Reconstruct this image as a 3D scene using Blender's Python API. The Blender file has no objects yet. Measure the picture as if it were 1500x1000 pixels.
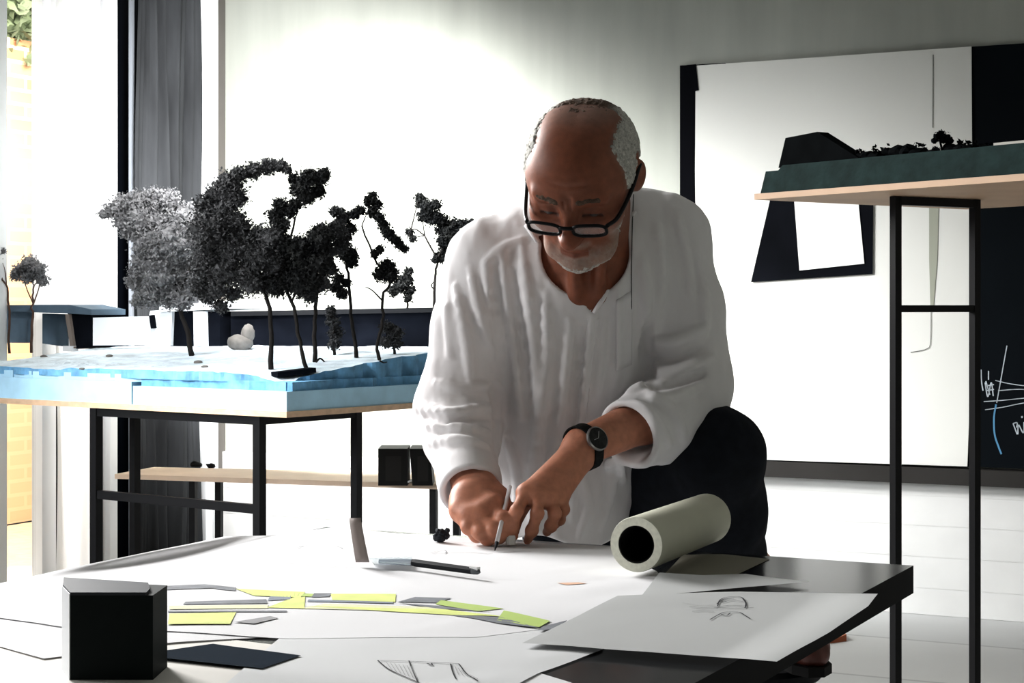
import bpy, math, random
import numpy as np
from mathutils import Vector, Matrix, noise as mnoise

random.seed(7)
rng = np.random.default_rng(11)
SC = bpy.context.scene
COL = SC.collection
F = 2600.0            # focal length in pixels of the 1500x1000 frame
CX, HY = 750.0, 447.0  # principal column, horizon row
CAMZ = 1.09

def W(px, py, d):
    return np.array([(px - CX) / F * d, d, CAMZ - (py - HY) / F * d])

def onz(px, py, z):
    d = F * (CAMZ - z) / (py - HY)
    return W(px, py, d)

def onplane(px, py, p0, n):
    r = np.array([(px - CX) / F, 1.0, -(py - HY) / F])
    o = np.array([0, 0, CAMZ])
    t = np.dot(np.array(p0) - o, n) / np.dot(r, n)
    return o + r * t

# ------------------------------------------------------------------ materials
MATS = {}
def mat(name, color, rough=0.6, noise=0.0, nscale=20.0, bump=0.0, bscale=60.0, metal=0.0, spec=0.5, stretch=None, attr=None,
        color2=None, alpha=None, trans=0.0, sss=0.0, coat=0.0, backlit=0.0, emis=None):
    if name in MATS: return MATS[name]
    if max(color) < .06 and rough > .3 and spec == 0.5: spec = .12
    m = bpy.data.materials.new(name); m.use_nodes = True
    nt = m.node_tree; b = nt.nodes['Principled BSDF']
    c = (*color, 1.0)
    b.inputs['Base Color'].default_value = c
    b.inputs['Roughness'].default_value = rough
    b.inputs['Metallic'].default_value = metal
    b.inputs['Specular IOR Level'].default_value = spec
    b.inputs['Transmission Weight'].default_value = trans
    b.inputs['Coat Weight'].default_value = coat
    if sss:
        b.inputs['Subsurface Weight'].default_value = sss
        b.inputs['Subsurface Radius'].default_value = (0.012, 0.004, 0.002)
        b.inputs['Subsurface Scale'].default_value = 0.6
    if alpha is not None: b.inputs['Alpha'].default_value = alpha
    tc = nt.nodes.new('ShaderNodeTexCoord')
    vec = tc.outputs['Object']
    if stretch:
        mp = nt.nodes.new('ShaderNodeMapping'); mp.inputs['Scale'].default_value = stretch
        nt.links.new(vec, mp.inputs['Vector']); vec = mp.outputs['Vector']
    src = None
    if attr:
        a = nt.nodes.new('ShaderNodeAttribute'); a.attribute_name = attr
        src = a.outputs['Color']
    if noise > 0 or color2:
        n = nt.nodes.new('ShaderNodeTexNoise'); n.inputs['Scale'].default_value = nscale; n.inputs['Detail'].default_value = 5
        nt.links.new(vec, n.inputs['Vector'])
        r = nt.nodes.new('ShaderNodeMapRange'); r.inputs['From Min'].default_value = 0.3; r.inputs['From Max'].default_value = 0.7
        r.inputs['To Min'].default_value = 0.0 if color2 else 1 - noise; r.inputs['To Max'].default_value = 1.0 if color2 else 1 + noise
        nt.links.new(n.outputs['Fac'], r.inputs['Value'])
        mx = nt.nodes.new('ShaderNodeMix'); mx.data_type = 'RGBA'
        if color2:
            mx.inputs[6].default_value = c; mx.inputs[7].default_value = (*color2, 1)
            nt.links.new(r.outputs['Result'], mx.inputs[0])
        else:
            mx.blend_type = 'MULTIPLY'; mx.inputs[0].default_value = 1.0
            if src: nt.links.new(src, mx.inputs[6])
            else: mx.inputs[6].default_value = c
            nt.links.new(r.outputs['Result'], mx.inputs[7])
        src = mx.outputs[2]
    if src: nt.links.new(src, b.inputs['Base Color'])
    if bump > 0:
        n2 = nt.nodes.new('ShaderNodeTexNoise'); n2.inputs['Scale'].default_value = bscale; n2.inputs['Detail'].default_value = 4
        nt.links.new(vec, n2.inputs['Vector'])
        bp = nt.nodes.new('ShaderNodeBump'); bp.inputs['Strength'].default_value = bump; bp.inputs['Distance'].default_value = 0.004
        nt.links.new(n2.outputs['Fac'], bp.inputs['Height']); nt.links.new(bp.outputs['Normal'], b.inputs['Normal'])
    if backlit > 0:   # thin cloth or paper: part of the light passes through
        out = nt.nodes['Material Output']
        tr = nt.nodes.new('ShaderNodeBsdfTranslucent'); tr.inputs['Color'].default_value = c
        ms = nt.nodes.new('ShaderNodeMixShader'); ms.inputs[0].default_value = backlit
        nt.links.new(b.outputs[0], ms.inputs[1]); nt.links.new(tr.outputs[0], ms.inputs[2]); nt.links.new(ms.outputs[0], out.inputs['Surface'])
    MATS[name] = m
    return m

# ------------------------------------------------------------------ objects
def props(o, label=None, cat=None, group=None, kind=None):
    if label: o['label'] = label
    if cat: o['category'] = cat
    if group: o['group'] = group
    if kind: o['kind'] = kind
    return o

def empty(name, loc, label=None, cat=None, group=None, kind=None):
    o = bpy.data.objects.new(name, None); COL.objects.link(o)
    o.location = tuple(loc); o.empty_display_size = 0.05
    return props(o, label, cat, group, kind)

def root_origin(o):
    v = np.zeros(3)
    while o is not None:
        v = v + np.array(o.location); o = o.parent
    return v

def mesh(name, verts, faces, mats, parent=None, smooth=False, midx=None, origin=None, label=None, cat=None, group=None, kind=None):
    verts = np.asarray(verts, dtype=float)
    base = root_origin(parent) if parent is not None else np.zeros(3)
    if origin is None:
        origin = base if parent is not None else np.array([*(verts[:, :2].min(0) + verts[:, :2].max(0)) / 2, verts[:, 2].min()])
    origin = np.asarray(origin, dtype=float)
    me = bpy.data.meshes.new(name)
    me.from_pydata((verts - origin).tolist(), [], faces if isinstance(faces, list) else faces.tolist())
    if not isinstance(mats, (list, tuple)): mats = [mats]
    for m in mats: me.materials.append(m)
    if midx is not None: me.polygons.foreach_set('material_index', np.asarray(midx, dtype=np.int32))
    if smooth: me.polygons.foreach_set('use_smooth', np.ones(len(me.polygons), dtype=bool))
    me.update()
    o = bpy.data.objects.new(name, me); COL.objects.link(o)
    o.location = tuple(origin - base)
    if parent is not None: o.parent = parent
    return props(o, label, cat, group, kind)

class MB:
    def __init__(s): s.v = []; s.f = []; s.m = []
    def add(s, verts, faces, mi=0):
        b = len(s.v)
        s.v += [tuple(map(float, p)) for p in verts]
        s.f += [tuple(b + i for i in f) for f in faces]; s.m += [mi] * len(faces)
        return s
    def hexa(s, bot, top, mi=0):     # two quads of 4 points each
        n = len(bot)
        fs = [tuple(range(n - 1, -1, -1)), tuple(range(n, 2 * n))] + [(i, (i + 1) % n, n + (i + 1) % n, n + i) for i in range(n)]
        return s.add(list(bot) + list(top), fs, mi)
    def prism(s, poly, z0, z1, mi=0):
        return s.hexa([(p[0], p[1], z0) for p in poly], [(p[0], p[1], z1) for p in poly], mi)
    def box(s, c, sz, ax=None, mi=0, bev=0.0):
        # c centre, sz full size, ax 3x3 rows of axes; bev chamfers the vertical edges
        ax = np.eye(3) if ax is None else np.asarray(ax, float)
        hx, hy, hz = [q / 2 for q in sz]
        c = np.asarray(c, float)
        if bev > 0:
            b = min(bev, hx * .49, hy * .49)
            P = [(-hx + b, -hy), (hx - b, -hy), (hx, -hy + b), (hx, hy - b), (hx - b, hy), (-hx + b, hy), (-hx, hy - b), (-hx, -hy + b)]
        else:
            P = [(-hx, -hy), (hx, -hy), (hx, hy), (-hx, hy)]
        lo = [c + ax[0] * x + ax[1] * y - ax[2] * hz for x, y in P]; hi = [c + ax[0] * x + ax[1] * y + ax[2] * hz for x, y in P]
        return s.hexa(lo, hi, mi)
    def bar(s, a, b, w, h, mi=0, up=(0, 0, 1)):
        a = np.asarray(a, float); b = np.asarray(b, float); d = b - a; L = np.linalg.norm(d); d /= L
        up = np.asarray(up, float)
        if abs(np.dot(up, d)) > .95: up = np.array([0.8947, -0.4466, 0])
        x = np.cross(up, d); x /= np.linalg.norm(x); y = np.cross(d, x)
        return s.box((a + b) / 2, (w, h, L), (x, y, d), mi)
    def tube(s, pts, rad, seg=8, mi=0, cap=True):
        pts = [np.asarray(p, float) for p in pts]; n = len(pts)
        rad = [rad] * n if np.isscalar(rad) else rad
        prev = None; vs = []
        for i in range(n):
            t = pts[min(i + 1, n - 1)] - pts[max(i - 1, 0)]; t = t / (np.linalg.norm(t) + 1e-12)
            if prev is None:
                u = np.array([0, 0, 1.0]) if abs(t[2]) < .9 else np.array([1.0, 0, 0])
            else: u = prev
            x = u - t * np.dot(u, t); x /= np.linalg.norm(x) + 1e-12; y = np.cross(t, x); prev = x
            for k in range(seg):
                a = 2 * math.pi * k / seg
                vs.append(pts[i] + rad[i] * (math.cos(a) * x + math.sin(a) * y))
        fs = [(i * seg + k, i * seg + (k + 1) % seg, (i + 1) * seg + (k + 1) % seg, (i + 1) * seg + k) for i in range(n - 1) for k in range(seg)]
        if cap: fs += [tuple(range(seg - 1, -1, -1)), tuple((n - 1) * seg + k for k in range(seg))]
        return s.add(vs, fs, mi)
    def lathe(s, c, prof, seg=24, ax=None, mi=0, cap=True):
        ax = np.eye(3) if ax is None else np.asarray(ax, float); c = np.asarray(c, float)
        vs = [c + r * (math.cos(2 * math.pi * k / seg) * ax[0] + math.sin(2 * math.pi * k / seg) * ax[1]) + z * ax[2] for r, z in prof for k in range(seg)]
        n = len(prof)
        fs = [(i * seg + k, i * seg + (k + 1) % seg, (i + 1) * seg + (k + 1) % seg, (i + 1) * seg + k) for i in range(n - 1) for k in range(seg)]
        if cap and prof[0][0] > 1e-6: fs.append(tuple(range(seg - 1, -1, -1)))
        if cap and prof[-1][0] > 1e-6: fs.append(tuple((n - 1) * seg + k for k in range(seg)))
        return s.add(vs, fs, mi)
    def build(s, name, mats, parent=None, smooth=False, **kw):
        o = mesh(name, s.v, s.f, mats, parent, smooth, s.m, **kw)
        return o

def auto_smooth(o, ang=35):
    me = o.data
    me.polygons.foreach_set('use_smooth', np.ones(len(me.polygons), dtype=bool))
    try: me.set_sharp_from_angle(angle=math.radians(ang))
    except Exception: pass
    return o

def catmull(pts, n=6):
    P = [np.asarray(p, float) for p in pts]; P = [2 * P[0] - P[1]] + P + [2 * P[-1] - P[-2]]
    out = []
    for i in range(1, len(P) - 2):
        for k in range(n):
            t = k / n
            out.append(0.5 * ((2 * P[i]) + (-P[i-1] + P[i+1]) * t + (2*P[i-1] - 5*P[i] + 4*P[i+1] - P[i+2]) * t*t + (-P[i-1] + 3*P[i] - 3*P[i+1] + P[i+2]) * t**3))
    out.append(P[-2]); return out

# ------------------------------------------------------------------ signed distance modelling
def smin(a, b, k):
    if k <= 0: return np.minimum(a, b)
    h = np.maximum(k - np.abs(a - b), 0) / k
    return np.minimum(a, b) - h * h * k * 0.25

class Vol:
    def __init__(s, lo, hi, h):
        s.h = h; s.lo = np.asarray(lo, float); s.n = np.ceil((np.asarray(hi) - s.lo) / h).astype(int) + 1
        s.a = np.full(tuple(s.n), 0.5, dtype=np.float32)
    def sub(s, lo, hi, m):
        i0 = np.clip(np.floor((np.asarray(lo) - m - s.lo) / s.h).astype(int), 0, s.n); i1 = np.clip(np.ceil((np.asarray(hi) + m - s.lo) / s.h).astype(int) + 1, 0, s.n)
        sl = tuple(slice(a, b) for a, b in zip(i0, i1))
        ax = [s.lo[k] + s.h * np.arange(i0[k], i1[k], dtype=np.float32) for k in range(3)]
        return sl, (ax[0][:, None, None], ax[1][None, :, None], ax[2][None, None, :])
    def op(s, fn, lo, hi, k=0.0, mode='u'):
        sl, (X, Y, Z) = s.sub(lo, hi, k + 3 * s.h)
        cur = s.a[sl]
        if cur.size == 0: return
        d = fn(X, Y, Z).astype(np.float32)
        if mode == 'u': s.a[sl] = smin(cur, d, k)
        elif mode == 's': s.a[sl] = -smin(-cur, d, k)
        elif mode == 'i': s.a[sl] = -smin(-cur, -d, k)
        elif mode == 'add': s.a[sl] = cur + d
    def capsule(s, a, b, ra, rb=None, k=0.01, mode='u'):
        a = np.asarray(a, float); b = np.asarray(b, float); rb = ra if rb is None else rb; ab = b - a; L = np.dot(ab, ab) + 1e-12
        def fn(X, Y, Z):
            t = np.clip(((X - a[0]) * ab[0] + (Y - a[1]) * ab[1] + (Z - a[2]) * ab[2]) / L, 0, 1)
            return np.sqrt((X - a[0] - t * ab[0]) ** 2 + (Y - a[1] - t * ab[1]) ** 2 + (Z - a[2] - t * ab[2]) ** 2) - (ra + (rb - ra) * t)
        r = max(ra, rb)
        s.op(fn, np.minimum(a, b) - r, np.maximum(a, b) + r, k, mode)
    def chain(s, pts, rads, k=0.01, mode='u'):
        for i in range(len(pts) - 1): s.capsule(pts[i], pts[i + 1], rads[i], rads[i + 1], k, mode)
    def ell(s, c, r, k=0.02, R=None, mode='u'):
        c = np.asarray(c, float); r = np.asarray(r, float)
        def fn(X, Y, Z):
            x, y, z = X - c[0], Y - c[1], Z - c[2]
            if R is not None: x, y, z = (R[0, 0]*x + R[1, 0]*y + R[2, 0]*z, R[0, 1]*x + R[1, 1]*y + R[2, 1]*z, R[0, 2]*x + R[1, 2]*y + R[2, 2]*z)
            k0 = np.sqrt((x / r[0]) ** 2 + (y / r[1]) ** 2 + (z / r[2]) ** 2); k1 = np.sqrt((x / r[0]**2) ** 2 + (y / r[1]**2) ** 2 + (z / r[2]**2) ** 2)
            return k0 * (k0 - 1) / (k1 + 1e-9)
        m = r if R is None else np.full(3, r.max())
        s.op(fn, c - m, c + m, k, mode)
    def sample(s, P):
        P = np.asarray(P, float); q = (P - s.lo) / s.h; q = np.clip(q, 0, s.n - 1.001); i = q.astype(int); f = q - i
        o = 0
        for dx in (0, 1):
            for dy in (0, 1):
                for dz in (0, 1):
                    w = (f[..., 0] if dx else 1 - f[..., 0]) * (f[..., 1] if dy else 1 - f[..., 1]) * (f[..., 2] if dz else 1 - f[..., 2])
                    o = o + w * s.a[i[..., 0] + dx, i[..., 1] + dy, i[..., 2] + dz]
        return o
    def hit(s, px, py, d0=None, d1=None):
        d0 = s.lo[1] if d0 is None else d0; d1 = s.lo[1] + s.h * (s.n[1] - 1) if d1 is None else d1
        ds = np.arange(d0, d1, s.h * .5)
        P = np.stack([(px - CX) / F * ds, ds, CAMZ - (py - HY) / F * ds], -1)
        v = s.sample(P); ins = np.where(v < 0)[0]
        return None if len(ins) == 0 else P[ins[0]]
    def mesh(s, relax=1):
        V = s.a; n = np.array(V.shape)
        ins = V < 0
        c = np.zeros(tuple(n - 1), dtype=np.int8)
        for dx in (0, 1):
            for dy in (0, 1):
                for dz in (0, 1): c += ins[dx:n[0]-1+dx, dy:n[1]-1+dy, dz:n[2]-1+dz]
        act = np.argwhere((c > 0) & (c < 8))
        idx = np.full(tuple(n - 1), -1, dtype=np.int32); idx[act[:, 0], act[:, 1], act[:, 2]] = np.arange(len(act))
        co = [(dx, dy, dz) for dx in (0, 1) for dy in (0, 1) for dz in (0, 1)]
        val = np.stack([V[act[:, 0] + o[0], act[:, 1] + o[1], act[:, 2] + o[2]] for o in co], -1).astype(float)
        acc = np.zeros((len(act), 3)); cnt = np.zeros(len(act))
        for i, a in enumerate(co):
            for j, b in enumerate(co):
                if j > i and sum(abs(a[k] - b[k]) for k in range(3)) == 1:
                    va, vb = val[:, i], val[:, j]; m = (va < 0) != (vb < 0)
                    t = np.where(m, va / np.where(m, va - vb, 1), 0)
                    p = np.array(a)[None] + t[:, None] * (np.array(b) - np.array(a))[None]
                    acc[m] += p[m]; cnt[m] += 1
        P = s.lo + s.h * (act + acc / cnt[:, None])
        faces = []
        for ax in range(3):
            u, v = (ax + 1) % 3, (ax + 2) % 3
            sl0 = [slice(None)] * 3; sl1 = [slice(None)] * 3; sl0[ax] = slice(0, n[ax] - 1); sl1[ax] = slice(1, n[ax])
            A, B = ins[tuple(sl0)], ins[tuple(sl1)]
            e = np.argwhere(A != B)
            e = e[(e[:, u] > 0) & (e[:, v] > 0) & (e[:, u] < n[u] - 1) & (e[:, v] < n[v] - 1)]
            flip = A[e[:, 0], e[:, 1], e[:, 2]]
            q = []
            for du, dv in ((1, 1), (0, 1), (0, 0), (1, 0)):
                g = e.copy(); g[:, u] -= du; g[:, v] -= dv; q.append(idx[g[:, 0], g[:, 1], g[:, 2]])
            q = np.stack(q, -1); q[~flip] = q[~flip][:, ::-1]
            faces.append(q)
        Fc = np.concatenate(faces); Fc = Fc[(Fc >= 0).all(1)]
        for _ in range(relax):
            s1 = np.zeros_like(P); c1 = np.zeros(len(P))
            for a, b in ((0, 1), (1, 2), (2, 3), (3, 0)):
                np.add.at(s1, Fc[:, a], P[Fc[:, b]]); np.add.at(c1, Fc[:, a], 1)
                np.add.at(s1, Fc[:, b], P[Fc[:, a]]); np.add.at(c1, Fc[:, b], 1)
            P = P * .5 + .5 * s1 / np.maximum(c1, 1)[:, None]
        return P, Fc

def fbm(P, sc, seed=0, octv=3):
    """cheap smooth value noise on an (N,3) array, range about -1..1"""
    P = np.asarray(P, float) * sc + seed * 17.31
    out = np.zeros(len(P)); amp = 1.0; tot = 0
    for o in range(octv):
        q = P * 2 ** o; i = np.floor(q).astype(np.int64); f = q - i; f = f * f * (3 - 2 * f)
        v = 0
        for dx in (0, 1):
            for dy in (0, 1):
                for dz in (0, 1):
                    hsh = (i[:, 0] + dx) * 374761393 + (i[:, 1] + dy) * 668265263 + (i[:, 2] + dz) * 2147483647 + seed * 974711
                    hsh = (hsh ^ (hsh >> 13)) * 1274126177; hsh = hsh ^ (hsh >> 16)
                    r = (hsh & 0xffff) / 32767.5 - 1
                    v = v + r * (f[:, 0] if dx else 1 - f[:, 0]) * (f[:, 1] if dy else 1 - f[:, 1]) * (f[:, 2] if dz else 1 - f[:, 2])
        out += v * amp; tot += amp; amp *= .5
    return out / tot

def color_attr(o, cols, name='tint'):
    a = o.data.color_attributes.new(name, 'FLOAT_COLOR', 'POINT')
    c = np.ones((len(o.data.vertices), 4), dtype=np.float32); c[:, :3] = cols
    a.data.foreach_set('color', c.ravel())
def smooth01(x, a, b):
    t = np.clip((x - a) / (b - a), 0, 1); return t * t * (3 - 2 * t)
# ================================================================== the room
Wd = np.array([-.8970, .4420, 0]); Wd /= np.linalg.norm(Wd)     # along the back wall, to the left
Wn = np.array([-Wd[1], Wd[0], 0])                                # its normal, into the room
if Wn[1] > 0: Wn = -Wn
C0 = np.array([-1.227, 7.6, 0])                                  # left back corner
Q0 = C0 - Wd * 3.34                                              # point at the foot of the back wall
Ld = Wn.copy()                                                   # along the left wall, towards the camera
Ln = -Wd                                                         # its normal, into the room
CEIL = 3.0

def wallp(px, py, off=0.0): return onplane(px, py, Q0 + Wn * off, Wn)
def leftp(px, off=0.0):
    p = onplane(px, HY, C0 + Ln * off, Ln); return np.array([p[0], p[1], 0])

m_wall = mat('plaster_wall', (.375, .385, .35), .85, noise=.07, nscale=3.5, bump=.12, bscale=14, stretch=(3, 3, .35))
m_floor = None
def floor_mat():
    m = bpy.data.materials.new('painted_floor'); m.use_nodes = True; nt = m.node_tree; b = nt.nodes['Principled BSDF']
    tc = nt.nodes.new('ShaderNodeTexCoord'); mp = nt.nodes.new('ShaderNodeMapping')
    mp.inputs['Rotation'].default_value = (0, 0, math.radians(26.3))
    nt.links.new(tc.outputs['Object'], mp.inputs['Vector'])
    br = nt.nodes.new('ShaderNodeTexBrick'); br.inputs['Scale'].default_value = 1.0
    br.inputs['Color1'].default_value = (.60, .61, .61, 1); br.inputs['Color2'].default_value = (.66, .66, .65, 1); br.inputs['Mortar'].default_value = (.47, .47, .47, 1)
    br.inputs['Mortar Size'].default_value = .012; br.inputs['Mortar Smooth'].default_value = .6; br.inputs['Brick Width'].default_value = 6.0; br.inputs['Row Height'].default_value = .62
    nt.links.new(mp.outputs['Vector'], br.inputs['Vector'])
    n = nt.nodes.new('ShaderNodeTexNoise'); n.inputs['Scale'].default_value = 1.5; n.inputs['Detail'].default_value = 5
    nt.links.new(mp.outputs['Vector'], n.inputs['Vector'])
    mx = nt.nodes.new('ShaderNodeMix'); mx.data_type = 'RGBA'; mx.blend_type = 'MULTIPLY'; mx.inputs[0].default_value = .22
    nt.links.new(br.outputs['Color'], mx.inputs[6]); nt.links.new(n.outputs['Fac'], mx.inputs[7])
    nt.links.new(mx.outputs[2], b.inputs['Base Color']); b.inputs['Roughness'].default_value = .55; b.inputs['Specular IOR Level'].default_value = .3
    return m
m_floor = floor_mat()

def q2(p, s): return p[0], p[1]
far_r = Q0 - Wd * 2.6
near_l = C0 + Ld * 10.0
near_r = far_r + Ld * 10.0
MB().prism([C0 - Ld * .3 - Ln * .3, far_r - Ld * .3, near_r, near_l - Ln * .3], -.12, 0).build('floor', m_floor, kind='structure')
MB().prism([C0 - Ld * .3 - Ln * .3, far_r - Ld * .3, near_r, near_l - Ln * .3], CEIL, CEIL + .1).build('ceiling', mat('ceiling_paint', (.5, .5, .48), .9, noise=.04), kind='structure')
MB().prism([C0 - Ln * .3, far_r, far_r - Wn * .2, C0 - Ln * .3 - Wn * .2], 0, CEIL).build('wall_back', m_wall, kind='structure')

MB().prism([far_r, far_r - Wd * .2, near_r - Wd * .2, near_r], 0, CEIL).build('wall_right', m_wall, kind='structure')
# left wall: pilaster at the corner, header over the glazing, solid stretch beyond the glazing
pA = leftp(330); pB = leftp(311); pZ = leftp(-62)
b = MB()
def lwall(b, a, c, z0, z1, t=.28, off=0):
    a = np.asarray(a); c = np.asarray(c)
    b.prism([a + Ln * off, a - Ln * t, c - Ln * t, c + Ln * off], z0, z1)
lwall(b, C0, pB, 0, CEIL)
lwall(b, pB, pZ, 2.72, CEIL)
lwall(b, pZ, near_l, 0, CEIL)
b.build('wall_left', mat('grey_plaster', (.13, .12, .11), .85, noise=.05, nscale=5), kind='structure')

m_white = mat('white_frame_paint', (.78, .79, .80), .45)
m_black = mat('black_frame', (.008, .009, .011), .5)
m_glass = mat('window_glass', (.02, .025, .03), .03, alpha=.08, spec=.3)
def post(bld, p0, p1, z0=0, z1=2.72, o0=-.06, o1=.02):
    a, c = leftp(p0), leftp(p1); bld.prism([a + Ln * o1, a + Ln * o0, c + Ln * o0, c + Ln * o1], z0, z1)
w1 = empty('window_1', leftp(70, 0), kind='structure')
b = MB(); post(b, -62, 4); post(b, 62, 82, o0=-.05, o1=.0); post(b, 132, 141)
a, c = leftp(-62), leftp(141)
b.prism([a, a - Ln * .06, c - Ln * .06, c], 0, .06); b.prism([a, a - Ln * .06, c - Ln * .06, c], 2.66, 2.72)
b.build('window_frame', m_white, w1)
b = MB(); b.prism([a - Ln * .03, a - Ln * .04, c - Ln * .04, c - Ln * .03], .06, 2.66); b.build('window_glass', m_glass, w1)
b = MB(); post(b, 141, 146.5, o0=-.2, o1=-.05); b.build('shadow_gap', m_black, w1)
d1 = empty('window_2', leftp(230, 0), kind='structure')
b = MB(); post(b, 146.5, 157, o1=.05); post(b, 293, 303, o1=.03); post(b, 306, 311, o1=.03); b.build('window_frame', m_white, d1)
b = MB(); post(b, 157, 312, o0=-.12, o1=-.10); b.build('dark_panel', mat('dark_glazing', (.002, .003, .005), .7, spec=0.02), d1)
b = MB(); post(b, 303, 306, o0=-.1, o1=-.02); b.build('shadow_gap', m_black, d1)
b = MB(); post(b, 192, 197, o0=-.012, o1=.0); b.build('inner_post', mat('grey_post', (.30, .32, .35), .5), d1)

# grey curtain hanging in vertical folds
def curtain(name, p0, p1, off, amp, nf, m, label, z0=.02, z1=2.70, seed=0, cat='curtain'):
    a, c = leftp(p0, off), leftp(p1, off); n = 90; r = 30
    vs = []; fs = []
    for j in range(r + 1):
        z = z0 + (z1 - z0) * j / r
        for i in range(n + 1):
            t = i / n
            ph = 2 * math.pi * nf * (t + .05 * math.sin(5.1 * t + seed))
            o = amp * (math.sin(ph) * .8 + .35 * math.sin(2.3 * ph + 1.1 + seed)) * (1 - .25 * j / r) + .012 * math.sin(3 * z + 9 * t)
            p = a + (c - a) * t + Ln * o; vs.append((p[0], p[1], z))
    for j in range(r):
        for i in range(n):
            k = j * (n + 1) + i; fs.append((k, k + 1, k + n + 2, k + n + 1))
    o = mesh(name, vs, fs, m, smooth=True, label=label, cat=cat)
    return o
curtain('curtain', 198, 292, .04, .035, 5.0, mat('grey_curtain', (.045, .047, .050), .9, noise=.45, nscale=2.0, stretch=(4, 4, .7), backlit=.05),
        'dark grey curtain in vertical folds beside the dark window opening')
curtain('curtain', 80, 140, .05, .008, 3.0, mat('sheer_curtain', (.90, .90, .90), .9, backlit=.5),
        'white sheer curtain glowing against the bright window', seed=2)

# outside: brick wall with a hedge over it
def brick_mat():
    m = bpy.data.materials.new('sunlit_brick'); m.use_nodes = True; nt = m.node_tree; b = nt.nodes['Principled BSDF']
    tc = nt.nodes.new('ShaderNodeTexCoord'); mp = nt.nodes.new('ShaderNodeMapping')
    mp.inputs['Rotation'].default_value = (math.radians(90), 0, 0)
    sx = nt.nodes.new('ShaderNodeSeparateXYZ'); cx = nt.nodes.new('ShaderNodeCombineXYZ')
    nt.links.new(tc.outputs['Object'], sx.inputs[0]); nt.links.new(sx.outputs['Y'], cx.inputs['X']); nt.links.new(sx.outputs['Z'], cx.inputs['Y'])
    br = nt.nodes.new('ShaderNodeTexBrick'); br.inputs['Scale'].default_value = 1.0
    br.inputs['Color1'].default_value = (.62, .30, .17, 1); br.inputs['Color2'].default_value = (.75, .45, .28, 1); br.inputs['Mortar'].default_value = (.85, .70, .50, 1)
    br.inputs['Mortar Size'].default_value = .010; br.inputs['Brick Width'].default_value = .22; br.inputs['Row Height'].default_value = .07
    nt.links.new(cx.outputs[0], br.inputs['Vector'])
    n = nt.nodes.new('ShaderNodeTexNoise'); n.inputs['Scale'].default_value = 3
    nt.links.new(tc.outputs['Object'], n.inputs['Vector'])
    mr = nt.nodes.new('ShaderNodeMapRange'); mr.inputs['From Min'].default_value = 1.75; mr.inputs['From Max'].default_value = 2.2; mr.inputs['To Min'].default_value = .78; mr.inputs['To Max'].default_value = 0.0
    nt.links.new(sx.outputs['Z'], mr.inputs['Value'])
    mx = nt.nodes.new('ShaderNodeMix'); mx.data_type = 'RGBA'; mx.inputs[7].default_value = (.93, .66, .44, 1)   # overexposed cream glow put into the lower brick colour
    nt.links.new(mr.outputs['Result'], mx.inputs[0]); nt.links.new(br.outputs['Color'], mx.inputs[6])
    nt.links.new(mx.outputs[2], b.inputs['Base Color']); b.inputs['Roughness'].default_value = .9
    return m
BT = 1.09 + 389 / F * leftp(30, -1.7)[1]
e0 = leftp(330, -1.7); e1 = leftp(-160, -1.7)
MB().prism([e0, e0 - Ln * .3, e1 - Ln * .3, e1], 0, BT).build('outside_brick_wall', brick_mat(), kind='structure', origin=(e0[0], e0[1], 0))
MB().prism([C0 - Ln * .28 - Ld * 2.5, C0 - Ln * 1.69 - Ld * 2.5, C0 - Ln * 1.69 + Ld * 4.5, C0 - Ln * .28 + Ld * 4.5], -.12, -.005).build('outside_ground', mat('outside_paving', (.62, .52, .40), .9, noise=.1), kind='structure')
# hedge: a bank of leaf quads
def leafcloud(centers, radii, n, size, seed, flat=1.0, jitter=.35, shell=.55):
    r = np.random.default_rng(seed)
    C = np.asarray(centers); R = np.asarray(radii, float)
    w = R ** 2; w = w / w.sum(); ids = r.choice(len(C), n, p=w)
    d = r.normal(size=(n, 3)); d /= np.linalg.norm(d, axis=1)[:, None]
    rad = R[ids] * (shell + (1 - shell) * r.random(n) ** .6) * (1 + jitter * r.normal(size=n) * .35)
    P = C[ids] + d * rad[:, None] * np.array([1, 1, flat])
    a = r.normal(size=(n, 3)); a /= np.linalg.norm(a, axis=1)[:, None]
    bb = np.cross(a, r.normal(size=(n, 3))); bb /= np.linalg.norm(bb, axis=1)[:, None]
    s = size * (.5 + r.random(n))[:, None]
    V = np.stack([P - a * s, P + bb * s * .55, P + a * s, P - bb * s * .55], 1).reshape(-1, 3)
    Fc = np.arange(4 * n).reshape(-1, 4)
    return V, Fc
hc = [e0 + (e1 - e0) * t + np.array([0, 0, BT + .16 + .08 * math.sin(9 * t)]) - Ln * .15 for t in np.linspace(0, 1, 24)]
V, Fc = leafcloud(hc, [.30] * 24, 6000, .035, 3, shell=.3)
hb = MB(); hb.prism([e0 - Ln * .02, e0 - Ln * .3, e1 - Ln * .3, e1 - Ln * .02], BT, BT + .3)
nb = len(hb.v); hb.v += [tuple(p) for p in V]; hb.f += [tuple(f + nb) for f in Fc.tolist()] if False else [tuple(int(i) + nb for i in f) for f in Fc]; hb.m += [0] * len(Fc)
hb.build('garden_hedge', mat('hedge_leaves', (.16, .22, .12), .8, color2=(.34, .40, .30), nscale=6, backlit=.2), label='green clipped hedge above the brick wall outside the window', cat='hedge')

# ledge the boards stand on
lp0, lp1 = wallp(985, 690), wallp(1600, 690)
def wl(px, off): p = wallp(px, HY, off); return np.array([p[0], p[1], 0])
MB().prism([wl(985, .001), wl(985, .07), wl(1720, .07), wl(1720, .001)], .466, .522).build('trim_1', mat('dark_ledge', (.035, .033, .031), .6, noise=.15, nscale=3), kind='structure')
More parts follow.
